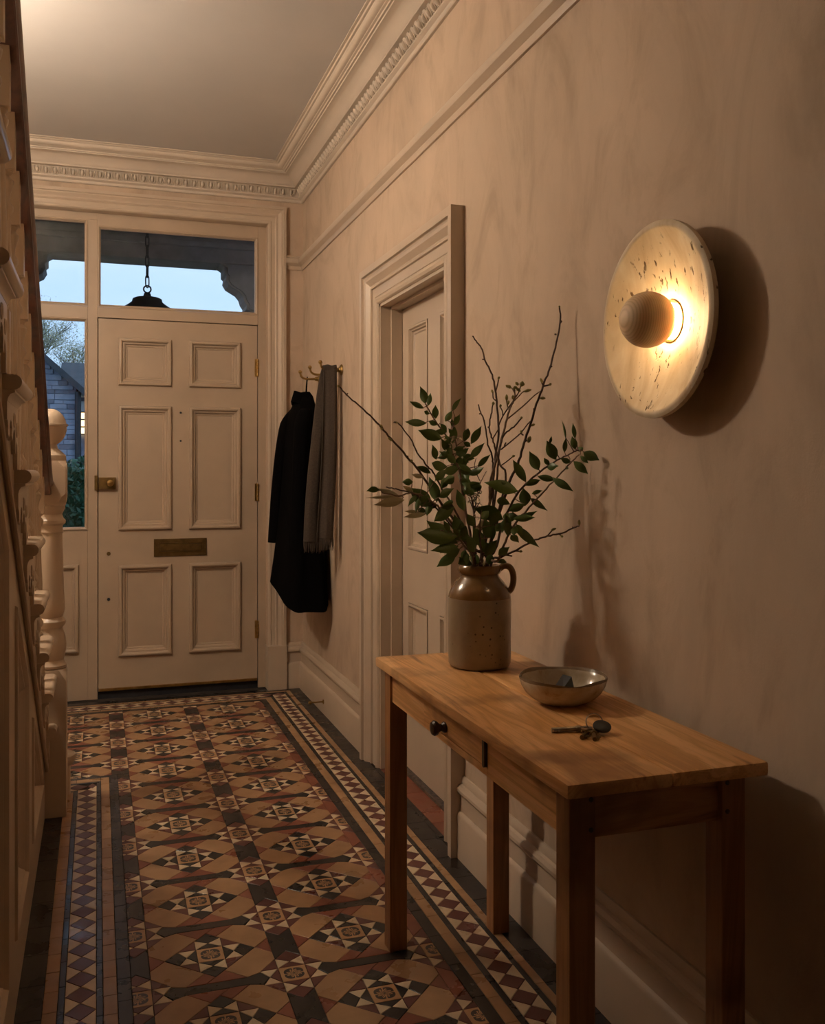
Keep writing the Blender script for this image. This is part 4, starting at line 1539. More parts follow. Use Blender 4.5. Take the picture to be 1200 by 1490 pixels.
# collar folded open
mb = MB()
cr = []
for t_, (dx, dy, dz, w_) in enumerate(((-0.016, 0.045, -0.052, 0.018), (-0.044, 0.030, -0.012, 0.030), (-0.050, -0.005, 0.000, 0.034), (-0.034, -0.045, -0.010, 0.030), (0.0, -0.058, -0.02, 0.022))):
    b_ = Vector((1.02 + dx, 4.80 + dy, 1.622 + dz))
    o_ = Vector((dx, dy, 0)).normalized() if (dx or dy) else Vector((-1, 0, 0))
    cr.append([b_ + Vector((0, 0, 0.012)), b_ + o_ * 0.010 + Vector((0, 0, 0.012)), b_ + o_ * (w_ * 0.8) + Vector((0, 0, -0.045)), b_ + o_ * (w_ * 0.5) + Vector((0, 0, -0.046))])
mb.rings(cr, True, True, True)
mb.build('collar', M['coat'], ct, True, 60)
# hanging sleeves
for nm, pts, rad in (('sleeve', [(0.985, 4.86, 1.545), (0.948, 4.885, 1.47), (0.925, 4.90, 1.32), (0.910, 4.91, 1.14), (0.900, 4.915, 0.98), (0.893, 4.915, 0.845)], [0.030, 0.050, 0.054, 0.052, 0.051, 0.052]),
                     ('sleeve', [(1.0, 4.70, 1.535), (0.975, 4.655, 1.46), (0.962, 4.625, 1.30), (0.956, 4.61, 1.13), (0.952, 4.605, 0.97), (0.950, 4.60, 0.835)], [0.030, 0.048, 0.052, 0.050, 0.049, 0.050])):
    pp = spline(pts, 4)
    rows = []
    for i, p in enumerate(pp):
        f_ = i / (len(pp) - 1) * (len(rad) - 1)
        k0 = min(int(f_), len(rad) - 2)
        r_ = rad[k0] + (rad[k0 + 1] - rad[k0]) * (f_ - k0)
        rows.append([p + Vector((r_ * 0.85 * math.cos(a) * (1 + 0.07 * math.sin(3 * a + i * 0.3)), r_ * 1.1 * math.sin(a) * (1 + 0.07 * math.sin(4 * a + i * 0.25)), 0)) for a in [2 * math.pi * k / 20 for k in range(20)]])
    rows.append([pp[-1] + (q_ - pp[-1]) * 0.8 + Vector((0, 0, 0.02)) for q_ in rows[-1]])
    mb = MB()
    mb.rings(rows, True, True, True)
    mb.build(nm, M['coat'], ct, True, 60)
MB().tube(spline([(1.028, 4.822, 1.625), (1.030, 4.818, 1.672), (1.034, 4.812, 1.7085), (1.030, 4.804, 1.672), (1.026, 4.796, 1.625)], 5), 0.0026, 6).build('hanging_loop', M['coat'], ct, True)

# scarf over the near hook: two layers falling either side of the arm
sf = empty('wool_scarf', (1.03, 4.345, 0.83))
tag(sf, 'taupe wool scarf draped over a brass hook beside the coat', 'scarf')


def scarf_layer(name, x0, x1, xb0, xb1, ys, ye, zend, ph, thick):
    rows = []
    nz = 26
    for i in range(nz + 1):
        t_ = i / nz
        z_ = HZ + 0.012 - t_ * (HZ + 0.012 - zend)
        a0 = x0 + (xb0 - x0) * t_ ** 0.7
        a1 = x1 + (xb1 - x1) * t_ ** 0.7
        yy = ys + (ye - ys) * min(1.0, t_ * 6)
        fr_, bk_ = [], []
        for k in range(21):
            s_ = k / 20
            x_ = a0 + (a1 - a0) * s_
            f_ = 0.010 * math.sin(s_ * 6.0 + ph + 0.5 * t_) + 0.0025 * math.sin(s_ * 12 + ph * 2 - t_)
            f_ *= 0.35 + 0.65 * min(1, t_ * 3)
            dr_ = 0.010 * math.sin(t_ * 4 + ph) * t_
            fr_.append(Vector((x_ + dr_, yy + f_ - thick, z_)))
            bk_.append(Vector((x_ + dr_, yy + f_ + thick, z_)))
        rows.append(fr_ + bk_[::-1])
    mb_ = MB()
    mb_.rings(rows, True, True, True)
    o_ = mb_.build(name, M['scarf'], sf, True, 60)
    fg = MB()
    for k in range(0, 21):
        b_ = rows[-1][k].lerp(rows[-1][41 - k], 0.5)
        l_ = 0.052 + R.uniform(-0.008, 0.008)
        sw = R.uniform(-0.004, 0.004)
        fg.tube([b_ + Vector((0, 0, 0.004)), b_ + Vector((sw * 0.5, 0, -l_ * 0.5)), b_ + Vector((sw, R.uniform(-0.003, 0.003), -l_))], [0.0026, 0.0022, 0.0012], 5)
    fg.build('fringe', M['scarf'], o_, True)


scarf_layer('front_layer', 1.012, 1.072, 0.985, 1.062, 4.335, 4.322, 0.905, 0.4, 0.006)
scarf_layer('back_layer', 1.008, 1.070, 0.925, 1.020, 4.355, 4.375, 0.885, 2.1, 0.006)
mb = MB()
rws = []
for i in range(9):
    a = math.pi * i / 8
    rws.append([Vector((x_, 4.345 - 0.0175 * math.cos(a), HZ + 0.006 + 0.016 * math.sin(a) + 0.002 * math.sin(x_ * 160))) for x_ in [1.008 + 0.064 * k / 12 for k in range(13)]])
rw2 = [[p + Vector((0, 0, -0.010)) for p in r_] for r_ in rws]
mb.rings([a_ + b_[::-1] for a_, b_ in zip(rws, rw2)], True, True, True)
mb.build('top_fold', M['scarf'], sf, True, 60)

ds = MB()
ds.lathe([(0.012, 0.0), (0.012, -0.003), (0.005, -0.006), (0.004, -0.012), (0.004, -0.060), (0.0085, -0.062), (0.0095, -0.070), (0.007, -0.076), (0.001, -0.078)], 16, 'x', (1.0752, 4.62, 0.062))
tag(ds.build('door_stop', M['brass'], None, True, 40), 'small brass door stop rod fixed to the baseboard', 'door stop')

# ------------------------------------------------------------------ hall lamp out of view, and a fill globe added in the stairwell
hl = empty('hall_pendant', (LAMP_POS[0], LAMP_POS[1], CZ))
tag(hl, 'opal globe pendant hanging over the stair foot', 'pendant lamp')
gl = []
for i in range(17):
    a = -math.pi / 2 + math.pi * i / 16
    gl.append((max(0.0008, 0.090 * math.cos(a)), LAMP_POS[2] + 0.090 * math.sin(a)))
MB().lathe(gl, 24, 'z', (LAMP_POS[0], LAMP_POS[1], 0)).build('globe', M['globe'], hl, True)
MB().lathe([(0.035, LAMP_POS[2] + 0.084), (0.035, LAMP_POS[2] + 0.11), (0.010, LAMP_POS[2] + 0.125)], 20, 'z', (LAMP_POS[0], LAMP_POS[1], 0)).build('gallery', M['brass'], hl, True)
MB().tube([(LAMP_POS[0], LAMP_POS[1], LAMP_POS[2] + 0.12), (LAMP_POS[0], LAMP_POS[1], CZ - 0.01)], 0.004, 8).build('cord', M['cable'], hl)
MB().lathe([(0.050, CZ - 0.022), (0.055, CZ - 0.012), (0.055, CZ - 0.0005)], 24, 'z', (LAMP_POS[0], LAMP_POS[1], 0)).build('ceiling_rose', M['brass'], hl, True)
ll = empty('stairwell_fill', (-0.3, 0.6, CZ + 2.4))  # unseen globe added as fill for the near wall, table and floor
tag(ll, 'added opal fill globe hanging unseen high in the stairwell', 'pendant lamp')
gl = []
for i in range(17):
    a = -math.pi / 2 + math.pi * i / 16
    gl.append((max(0.0008, 0.16 * math.cos(a)), CZ + 1.5 + 0.16 * math.sin(a)))
MB().lathe(gl, 24, 'z', (-0.65, 0.6, 0)).build('globe', M['fill_globe'], ll, True)
MB().tube([(-0.65, 0.6, CZ + 1.65), (-0.65, 0.6, CZ + 2.4)], 0.004, 8).build('cord', M['cable'], ll)
# ------------------------------------------------------------------ branches in the jar
ZJ = JX * _s + JY * _c                     # camera depth of the jar


def PLp(x, y):
    return 520 + x / 4.965, 540 + y / 4.965


def PRp(x, y):
    return 680 + x / 6.0, 600 + y / 6.0


def PTp(x, y):
    return 660 + x / 5.3227, 440 + y / 5.3227


def clampx(p):
    p.x = min(p.x, WX - 0.012)
    return p


class Branch:
    pass


def make_branch(name, label, group, px, d0, d1, r0, r1, mat, sub=(), mouth=None):
    """px: pixels from the foot (in the jar) to the tip; depth offset runs d0 -> d1"""
    b = Branch()
    foot = mouth or (697 + R.uniform(-14, 14), 850)
    n = len(px)
    dep = [d0 + (d1 - d0) * (i + 1) / n for i in range(n)]
    pts = [clampx(pt(u, v, ZJ + d)) for (u, v), d in zip(px, dep)]
    # foot inside the jar
    f0 = Vector((JX + R.uniform(-0.030, 0.030), JY + R.uniform(-0.030, 0.030), TZ + 0.03))
    m0 = pt(foot[0], 832, ZJ + d0)
    off = Vector((m0.x - JX, m0.y - JY, 0))
    if off.length > 0.032:
        off *= 0.032 / off.length
    m0 = Vector((JX + off.x, JY + off.y, TZ + 0.245))
    allp = [f0, m0] + pts
    sp = spline(allp, 5)
    b.pts, b.px = sp, [to_px(p) for p in sp]
    b.root = empty(name, f0)
    tag(b.root, label, 'branch', group)
    mb = MB()
    ns = len(sp)
    jit = [p + Vector((R.uniform(-1, 1), R.uniform(-1, 1), R.uniform(-1, 1))) * 0.0011 if 0 < i < ns - 1 else p for i, p in enumerate(sp)]
    mb.tube(jit, [r0 + (r1 - r0) * (i / (ns - 1)) for i in range(ns)], 7)
    b.depth = lambda u, v: min(((q[0] - u) ** 2 + (q[1] - v) ** 2, p) for q, p in zip(b.px, [p.x * _s + p.y * _c for p in b.pts]))[1]
    for s_ in sub:
        # side twigs: pixel runs starting on the stem
        zz = b.depth(*s_[0])
        pp = [clampx(pt(u, v, zz + (0.012 * i if len(s_) > 2 else 0))) for i, (u, v) in enumerate(s_)]
        ps = spline(pp, 3)
        mb.tube(ps, [max(0.0011, r1 * 1.1) - 0.0004 * i / len(ps) for i in range(len(ps))], 6)
    st = mb.build('stem', mat, b.root, True, 60)
    b.r1 = r1
    return b


def leaf_mesh(base, tip, w, roll, bend, curl):
    ax = (tip - base)
    L = ax.length
    ax.normalize()
    view = ((base + tip) / 2 - Vector((0, 0, EYE))).normalized()
    side = ax.cross(view).normalized()
    q_ = Quaternion(ax, roll)
    side = q_ @ side
    nrm = side.cross(ax).normalized()
    rows = []
    prof = [0.02, 0.50, 0.84, 1.0, 1.0, 0.87, 0.60, 0.27, 0.015]
    n = len(prof)
    for i, wv in enumerate(prof):
        t_ = i / (n - 1)
        c_ = base + ax * (L * t_) + nrm * (bend * L * (t_ - t_ * t_) * 1.6 + curl * L * max(0, t_ - 0.6) ** 2 * 2.5)
        hw = w * 0.5 * wv
        rows.append([c_ - side * hw + nrm * hw * 0.28, c_ - side * hw * 0.5 + nrm * hw * 0.08, c_ - nrm * 0.0004, c_ + side * hw * 0.5 + nrm * hw * 0.08, c_ + side * hw + nrm * hw * 0.28])
    return rows


def add_leaf(b, bu, bv, tu, tv, wpx, mat='leaf'):
    zz = b.depth(bu, bv) + R.uniform(-0.012, 0.006)
    p0 = clampx(pt(bu, bv, zz))
    p1 = clampx(pt(tu, tv, zz + R.uniform(-0.035, 0.020)))
    w = 0.98 * wpx * zz / F_PX
    p1 = p0 + (p1 - p0) * 1.07
    clampx(p1)
    roll = R.uniform(-0.42, 0.42)
    rows = leaf_mesh(p0, p1, w / max(0.75, math.cos(roll)), roll, R.uniform(-0.20, 0.24), R.uniform(-0.45, 0.40))
    mb = MB()
    mb.rings(rows, False)
    # petiole back to the stem
    near = min(b.pts, key=lambda p: (p - p0).length)
    me = MB()
    o = link('leaf', mb.mesh('leaf', M[mat], True, False), b.root)
    dist = (near - p0).length
    if 0.004 < dist < 0.06:
        mb2 = MB().tube([near, near.lerp(p0, 0.6) + Vector((0, 0, 0.002)), p0 + (p1 - p0) * 0.12], [0.0013, 0.0010, 0.0007], 5)
        mb2.build('leaf_stalk', M['bark2'], o, True)
    return o


def add_bud(b, u, v, ang, lpx, wpx):
    zz = b.depth(u, v)
    p0 = clampx(pt(u, v, zz))
    p1 = clampx(pt(u + lpx * math.cos(ang), v - lpx * math.sin(ang), zz - 0.004))
    w = wpx * zz / F_PX * 0.5
    d = p1 - p0
    mb = MB().tube([p0, p0 + d * 0.25, p0 + d * 0.55, p0 + d * 0.85, p1], [w * 0.45, w * 0.9, w, w * 0.6, w * 0.08], 7)
    mb.build('bud', M['bud'], b.root, True)


def px(fn, *pts):
    return [fn(*p) for p in pts]


GB = 'bare twigs standing in the stoneware jar'
GL = 'leafy evergreen branches standing in the stoneware jar'
# bare twigs
T1 = make_branch('bare_twig', 'tallest bare twig leaning to the wall from the stoneware jar', GB,
                 px(PTp, (330, 1720), (430, 1400), (495, 1260), (545, 1090), (600, 930), (640, 790), (690, 650), (745, 510), (785, 350), (825, 150), (818, 35)), -0.02, -0.03, 0.0040, 0.0019, M['bark'],
                 [px(PTp, (690, 650), (735, 640), (750, 628)), px(PTp, (670, 740), (695, 742)), px(PTp, (690, 640), (672, 600)), px(PTp, (585, 960), (610, 950)), px(PTp, (555, 1075), (580, 1060)), px(PTp, (620, 870), (620, 820)), px(PTp, (825, 160), (836, 142)), px(PTp, (795, 250), (780, 245)), px(PTp, (748, 500), (762, 495))])
for x_, y_, a, l, w in ((668, 742, 0, 8, 5), (688, 625, 2.0, 8, 4), (735, 642, 0.6, 5, 4), (575, 1085, 1.2, 10, 6.5), (600, 955, 0.4, 6, 4), (818, 40, 1.6, 3, 3)):
    add_bud(T1, *PTp(x_, y_), a, l, w)
T2_ = make_branch('bare_twig', 'bare twig with a crooked tip rising in front of the wall', GB,
                  px(PTp, (290, 1500), (320, 1240), (345, 1020), (335, 800), (320, 660), (290, 540), (240, 440), (215, 355), (180, 310), (145, 260)), -0.01, 0.02, 0.0034, 0.0016, M['bark'],
                  [px(PTp, (325, 690), (340, 630), (350, 580)), px(PTp, (325, 760), (305, 740), (303, 690)), px(PTp, (238, 442), (220, 440)), px(PTp, (345, 960), (380, 880), (455, 770), (500, 700), (520, 640)), px(PTp, (380, 880), (375, 840), (355, 805))])
for x_, y_, a, l, w in ((345, 600, 1.4, 5, 3.5), (300, 700, 1.8, 5, 3.5), (520, 650, 1.2, 8, 7), (500, 640, 2.4, 6, 5), (525, 640, 0.4, 5, 5), (490, 670, 2.2, 5, 4), (360, 810, 1.4, 4, 4), (350, 590, 1.4, 3, 3)):
    add_bud(T2_, *PTp(x_, y_), a, l, w)
T3_ = make_branch('bare_twig', 'short bare twig with a bent side shoot beside the crooked one', GB,
                  px(PTp, (300, 1600), (300, 1300), (300, 1200), (265, 1100), (235, 920), (205, 850), (190, 790)), 0.0, 0.03, 0.0030, 0.0015, M['bark'], [px(PTp, (235, 930), (238, 912)), px(PTp, (205, 860), (196, 865))])
T4_ = make_branch('bare_twig', 'budded twig with fat green buds at its forked head', GB,
                  px(PTp, (270, 1600), (285, 1400), (340, 1180), (385, 1000), (430, 840), (460, 770), (475, 720), (470, 670)), -0.03, -0.02, 0.0042, 0.0016, M['bark2'],
                  [px(PTp, (460, 770), (500, 730), (540, 690), (575, 685)), px(PTp, (430, 840), (415, 800), (408, 750)), px(PTp, (470, 700), (450, 665), (425, 652)), px(PTp, (420, 900), (540, 800), (620, 725), (668, 690))])
for x_, y_, a, l, w in ((545, 690, 0.25, 11, 5), (515, 690, 2.4, 8, 5), (410, 760, 1.6, 9, 5), (418, 790, 1.3, 6, 4), (440, 665, 2.2, 6, 5), (425, 655, 2.6, 5, 4.5), (458, 750, 1.6, 6, 4.5), (465, 680, 1.4, 6, 4)):
    add_bud(T4_, *PTp(x_, y_), a, l, w)
T5_ = make_branch('bare_twig', 'thin bare twig forking low above the jar mouth', GB,
                  px(PTp, (400, 1390), (365, 1265), (330, 1160), (300, 1060), (275, 970), (290, 870), (305, 790)), -0.05, -0.03, 0.0030, 0.0015, M['bark'],
                  [px(PTp, (365, 1265), (420, 1225), (462, 1190)), px(PTp, (300, 1060), (335, 1000), (350, 975)), px(PTp, (275, 970), (262, 965))], mouth=(712, 850))
add_bud(T5_, *PTp(450, 1196), 0.4, 5, 4)
add_bud(T5_, *PTp(305, 795), 1.5, 5, 4.5)
T6_ = make_branch('bare_twig', 'bare twig with two parallel side shoots reaching to the wall light', GB,
                  px(PTp, (310, 1600), (330, 1400), (345, 1210), (365, 1100), (395, 1020), (480, 950), (530, 890)), -0.04, -0.02, 0.0034, 0.0017, M['bark'],
                  [px(PTp, (365, 1140), (440, 1080), (520, 1010), (570, 945), (600, 915)), px(PTp, (480, 950), (500, 925)), px(PTp, (390, 1110), (405, 1085)), px(PTp, (520, 1015), (540, 1030))])
add_bud(T6_, *PTp(515, 900), 0.8, 4, 3)
add_bud(T6_, *PTp(525, 1015), 1.8, 5, 4)
L1_ = make_branch('bare_twig', 'long bare twig reaching towards the hanging scarf', GB,
                  px(PLp, (840, 1280), (740, 1130), (640, 1000), (560, 890), (500, 800), (400, 670), (280, 530), (190, 430), (110, 340), (0, 240), (-80, 170), (-132, 112)), -0.02, -0.10, 0.0040, 0.0015, M['bark'],
                  [px(PLp, (190, 430), (175, 395)), px(PLp, (275, 525), (245, 495)), px(PLp, (370, 640), (360, 610)), px(PLp, (-80, 170), (-70, 160))])
for x_, y_, a, l, w in ((185, 425, 2.4, 6, 4), (180, 400, 2.6, 5, 3.5), (250, 505, 2.3, 6, 4), (240, 495, 2.5, 5, 3.5), (395, 660, 2.0, 5, 4), (-130, 114, 2.5, 4, 3.5)):
    add_bud(L1_, *PLp(x_, y_), a, l, w)
L2_ = make_branch('bare_twig', 'thin bare twig with a hooked tip in front of the side door', GB,
                  px(PLp, (850, 1300), (760, 1120), (680, 960), (600, 830), (545, 730), (500, 680), (430, 590), (390, 500), (310, 395), (285, 370), (262, 372)), 0.02, -0.03, 0.0030, 0.0013, M['bark'],
                  [px(PLp, (430, 580), (415, 560))])
add_bud(L2_, *PLp(295, 375), 2.9, 7, 3)
R3_ = make_branch('bare_twig', 'low bare twig spreading sideways from the jar mouth to the wall', GB,
                  px(PRp, (290, 1268), (430, 1200), (590, 1115), (700, 1080), (820, 1055), (915, 1015), (975, 990)), -0.03, -0.10, 0.0032, 0.0016, M['bark'],
                  [px(PRp, (700, 1075), (735, 1035), (750, 1020)), px(PRp, (800, 1060), (825, 1085)), px(PRp, (420, 1210), (470, 1215)), px(PRp, (330, 1245), (390, 1255)), px(PRp, (915, 1015), (918, 998))], mouth=(722, 850))
for x_, y_, a, l, w in ((730, 1030, 0.4, 8, 4), (975, 985, 1.6, 8, 4.5), (815, 1075, -0.7, 4, 4), (450, 1214, 0.0, 5, 4)):
    add_bud(R3_, *PRp(x_, y_), a, l, w)
L3_ = make_branch('bare_twig', 'stubby dark twig end poking out among the leaves towards the side door', GB,
                  px(PLp, (820, 1300), (700, 1150), (560, 980), (430, 900), (305, 858), (260, 848), (205, 838)), -0.06, -0.12, 0.0028, 0.0014, M['bark'])

# leafy branches
A = make_branch('leafy_branch', 'upright leafy branch topped by a pair of small leaves', GL,
                px(PLp, (830, 1300), (790, 1050), (755, 860), (735, 720), (690, 600), (640, 470), (570, 370), (515, 280), (490, 230)), -0.01, 0.0, 0.0042, 0.0014, M['bark2'])
for L_ in ((490, 235, 460, 120, 60), (510, 250, 525, 155, 38), (480, 270, 380, 220, 40), (565, 345, 562, 250, 50), (500, 375, 350, 368, 55), (575, 390, 515, 362, 38),
           (610, 490, 450, 432, 85), (640, 445, 565, 432, 45), (680, 585, 610, 500, 70), (570, 640, 545, 540, 50), (650, 690, 535, 668, 72), (530, 740, 425, 690, 45), (735, 700, 618, 735, 66),
           (600, 380, 640, 440, 40), (520, 310, 482, 290, 30)):
    add_leaf(A, *PLp(L_[0], L_[1]), *PLp(L_[2], L_[3]), L_[4] / 4.965)
Bb = make_branch('leafy_branch', 'leafy branch with slim pointed leaves behind the upright one', GL,
                 px(PLp, (850, 1280), (840, 1000), (800, 800), (760, 660), (715, 540), (690, 420), (705, 330)), 0.03, 0.05, 0.0036, 0.0013, M['bark'])
for L_ in ((685, 525, 700, 398, 58), (635, 365, 680, 285, 46), (685, 290, 742, 200, 34), (700, 395, 738, 318, 42), (690, 405, 682, 345, 26), (768, 510, 800, 415, 54), (820, 528, 890, 412, 58),
           (815, 545, 768, 515, 38), (812, 628, 908, 528, 54), (790, 655, 768, 588, 52), (790, 745, 910, 700, 54), (868, 692, 952, 608, 42), (740, 600, 800, 560, 40), (700, 470, 660, 420, 36),
           (800, 870, 902, 822, 62), (770, 780, 810, 850, 40)):
    add_leaf(Bb, *PLp(L_[0], L_[1]), *PLp(L_[2], L_[3]), L_[4] / 4.965)
C_ = make_branch('leafy_branch', 'leafy branch spreading left with broad leaves and a withered end', GL,
                 px(PLp, (820, 1310), (740, 1180), (640, 1050), (560, 960), (470, 900), (380, 880), (300, 900), (180, 880)), -0.05, -0.13, 0.0040, 0.0014, M['bark2'])
for L_ in ((400, 800, 325, 800, 52), (575, 945, 512, 775, 80), (535, 980, 375, 850, 112), (700, 985, 552, 1080, 88), (590, 912, 682, 850, 62), (160, 860, 70, 862, 46), (560, 790, 640, 715, 60), (640, 770, 600, 850, 60),
           (700, 760, 625, 805, 70), (430, 1000, 500, 1020, 40)):
    add_leaf(C_, *PLp(L_[0], L_[1]), *PLp(L_[2], L_[3]), L_[4] / 4.965)
for L_ in ((340, 930, 130, 965, 70), (300, 900, 150, 850, 38), (330, 905, 66, 918, 26), (500, 1030, 340, 1055, 40), (450, 1020, 350, 1015, 26), (400, 870, 330, 830, 34), (480, 770, 400, 750, 34)):
    add_leaf(C_, *PLp(L_[0], L_[1]), *PLp(L_[2], L_[3]), L_[4] / 4.965, 'leafpale')
D_ = make_branch('leafy_branch', 'low leafy branch with large glossy leaves over the jar rim', GL,
                 px(PLp, (830, 1330), (780, 1270), (740, 1220), (690, 1180), (600, 1150)), -0.06, -0.11, 0.0034, 0.0014, M['bark2'], mouth=(684, 850))
for L_ in ((720, 1195, 448, 1170, 132), (725, 1245, 500, 1092, 112), (730, 1265, 548, 1292, 74), (715, 1312, 583, 1402, 78), (740, 1290, 640, 1330, 90), (760, 1180, 700, 1050, 90), (790, 1240, 740, 1100, 80), (800, 1350, 730, 1390, 60)):
    add_leaf(D_, *PLp(L_[0], L_[1]), *PLp(L_[2], L_[3]), L_[4] / 4.965)
add_leaf(D_, *PLp(770, 1010), *PLp(720, 860), 70 / 4.965)
R1_ = make_branch('leafy_branch', 'leafy branch sweeping right with curled leaf tips', GL,
                  px(PRp, (240, 1200), (300, 1000), (360, 850), (450, 690), (600, 545), (760, 430), (860, 380), (930, 345), (985, 330)), -0.04, -0.16, 0.0040, 0.0013, M['bark'], mouth=(712, 850))
for L_ in ((768, 415, 700, 255, 100), (720, 275, 732, 212, 26), (845, 352, 858, 225, 42), (858, 235, 828, 80, 20), (940, 322, 915, 215, 62), (940, 230, 920, 100, 40), (1010, 345, 1142, 415, 92), (1005, 335, 962, 305, 52), (985, 380, 1052, 442, 42),
           (905, 435, 815, 405, 52), (690, 478, 782, 468, 70), (712, 462, 668, 402, 44), (620, 505, 545, 350, 92), (512, 612, 402, 424, 80), (508, 640, 632, 590, 58), (612, 560, 770, 590, 60), (500, 820, 480, 668, 104),
           (440, 690, 172, 612, 118), (372, 802, 256, 762, 72), (312, 935, 72, 838, 135), (380, 690, 300, 610, 60)):
    add_leaf(R1_, *PRp(L_[0], L_[1]), *PRp(L_[2], L_[3]), L_[4] / 6.0)
R2_ = make_branch('leafy_branch', 'leafy branch sweeping right below the curled one with sparse drooping leaves', GL,
                  px(PRp, (260, 1300), (330, 1130), (420, 970), (520, 850), (640, 720), (770, 580), (900, 440), (975, 370)), -0.07, -0.20, 0.0036, 0.0013, M['bark2'], mouth=(716, 850))
for L_ in ((925, 428, 1048, 532, 74), (740, 575, 912, 682, 72), (560, 712, 652, 685, 38), (552, 752, 688, 852, 58), (362, 862, 500, 800, 74), (398, 930, 592, 910, 64), (408, 990, 608, 1168, 80), (350, 1085, 350, 955, 74),
           (268, 1245, 358, 1182, 74), (255, 1312, 342, 1302, 44), (870, 470, 860, 505, 28)):
    add_leaf(R2_, *PRp(L_[0], L_[1]), *PRp(L_[2], L_[3]), L_[4] / 6.0)
E_ = make_branch('leafy_branch', 'short leafy sprig crowding the jar mouth', GL,
                 px(PRp, (130, 1330), (120, 1200), (110, 1080), (110, 960), (120, 860)), -0.06, -0.10, 0.0032, 0.0014, M['bark'], mouth=(700, 850))
for L_ in ((230, 1105, 150, 945, 125), (215, 1225, 95, 1145, 95), (150, 1180, 60, 1010, 100), (150, 1250, 250, 1120, 90), (60, 1220, 0, 1080, 90), (100, 1320, 20, 1230, 80), (180, 1330, 210, 1230, 70), (200, 1000, 270, 880, 80),
           (60, 1000, 10, 900, 80), (120, 930, 190, 860, 70), (40, 1330, -60, 1270, 70)):
    add_leaf(E_, *PRp(L_[0], L_[1]), *PRp(L_[2], L_[3]), L_[4] / 6.0)
for L_ in ((40, 1135, 132, 938, 56), (75, 1340, 78, 1245, 40), (140, 1340, 135, 1270, 26)):
    add_leaf(E_, *PRp(L_[0], L_[1]), *PRp(L_[2], L_[3]), L_[4] / 6.0, 'leafpale')
F_ = make_branch('leafy_branch', 'wiry sprig of tiny withered leaves in the middle of the bunch', GL,
                 px(PRp, (80, 1330), (60, 1150), (50, 960), (70, 800), (85, 720), (100, 640)), 0.0, 0.02, 0.0026, 0.0011, M['bark'],
                 [px(PRp, (60, 880), (30, 800), (10, 740)), px(PRp, (70, 800), (50, 720), (35, 680)), px(PRp, (85, 720), (110, 690)), px(PRp, (55, 900), (85, 820), (110, 780)), px(PRp, (100, 640), (140, 560), (165, 515)), px(PRp, (110, 600), (80, 540), (60, 470), (75, 400))])
for k in range(26):
    x_ = 60 + R.uniform(-60, 70)
    y_ = 790 + R.uniform(-110, 130)
    a = R.uniform(0, 6.28)
    l = R.uniform(14, 30)
    add_leaf(F_, *PRp(x_, y_), *PRp(x_ + l * math.cos(a), y_ + l * math.sin(a)), R.uniform(8, 15) / 6.0, 'leafpale')
for k in range(16):
    x_ = 690 + R.uniform(-60, 70)
    y_ = 520 + R.uniform(-60, 140)
    a = R.uniform(0, 6.28)
    l = R.uniform(14, 34)
    add_leaf(A, *PLp(x_, y_), *PLp(x_ + l * math.cos(a), y_ + l * math.sin(a)), R.uniform(8, 16) / 4.965, 'leafpale')

# extra small leaves filling the middle of the bunch
for b_, fn_, sc_, x0_, x1_, y0_, y1_, n_ in ((A, PLp, 4.965, 560, 760, 520, 900, 16), (Bb, PLp, 4.965, 700, 860, 600, 900, 10), (C_, PLp, 4.965, 430, 640, 760, 1000, 9), (D_, PLp, 4.965, 640, 840, 1020, 1300, 8),
                                             (R1_, PRp, 6.0, 240, 460, 820, 1080, 6), (R2_, PRp, 6.0, 300, 460, 880, 1150, 6)):
    for k in range(n_):
        i_ = None
        for _ in range(30):
            c_ = R.choice(b_.px)
            if c_ and fn_(x0_, y0_)[0] < c_[0] < fn_(x1_, y1_)[0] and fn_(x0_, y0_)[1] < c_[1] < fn_(x1_, y1_)[1]:
                i_ = c_
                break
        if i_ is None:
            continue
        a = R.uniform(0, 6.28)
        l = R.uniform(13, 23)
        o_ = R.uniform(2, 5)
        add_leaf(b_, i_[0] + o_ * math.cos(a), i_[1] + o_ * math.sin(a), i_[0] + (o_ + l) * math.cos(a), i_[1] + (o_ + l) * math.sin(a), R.uniform(7, 12))

# ------------------------------------------------------------------ outdoors
gr = MB().box(-30, 30, FY + 0.16, 60, -0.25, -0.12)
tag(gr.build('ground_outside', M['lawn']), 'garden ground beyond the front door', 'ground', kind='structure')
pv = MB().box(-1.6, 1.6, FY + 0.15, 7.2, -0.13, -0.03)
tag(pv.build('porch_floor', M['paving']), 'stone porch floor outside the front door', 'porch floor', kind='structure')
# porch: beam with moulding, soffit, corbels and pillars
PYB = 6.75
po = empty('stone_porch', (0.2, PYB, 0))
tag(po, 'shadowy stone porch with scrolled brackets outside the fanlight', 'porch')
ZB_ = 2.665
MB().box(-1.4, 1.75, PYB - 0.12, PYB + 0.14, ZB_, 3.2, 0.01).build('beam', M['porch'], po)
MB().box(-1.4, 1.75, PYB - 0.15, PYB + 0.17, ZB_ + 0.10, ZB_ + 0.14, 0.008).build('beam_moulding', M['porch'], po)
MB().box(-1.4, 1.75, PYB - 0.17, PYB + 0.19, ZB_ + 0.24, ZB_ + 0.30, 0.01).build('beam_moulding', M['porch'], po)
MB().box(-1.5, 1.8, FY + 0.21, PYB + 0.2, 3.05, 3.15).build('soffit', M['porch'], po)
MB().box(-1.5, -1.25, FY + 0.21, PYB + 0.14, -0.05, 3.1).build('side_wall', M['porch'], po)
MB().box(1.55, 1.8, FY + 0.21, PYB + 0.14, -0.05, 3.1).build('side_wall', M['porch'], po)
XR_, XL_ = 1.045, -0.555
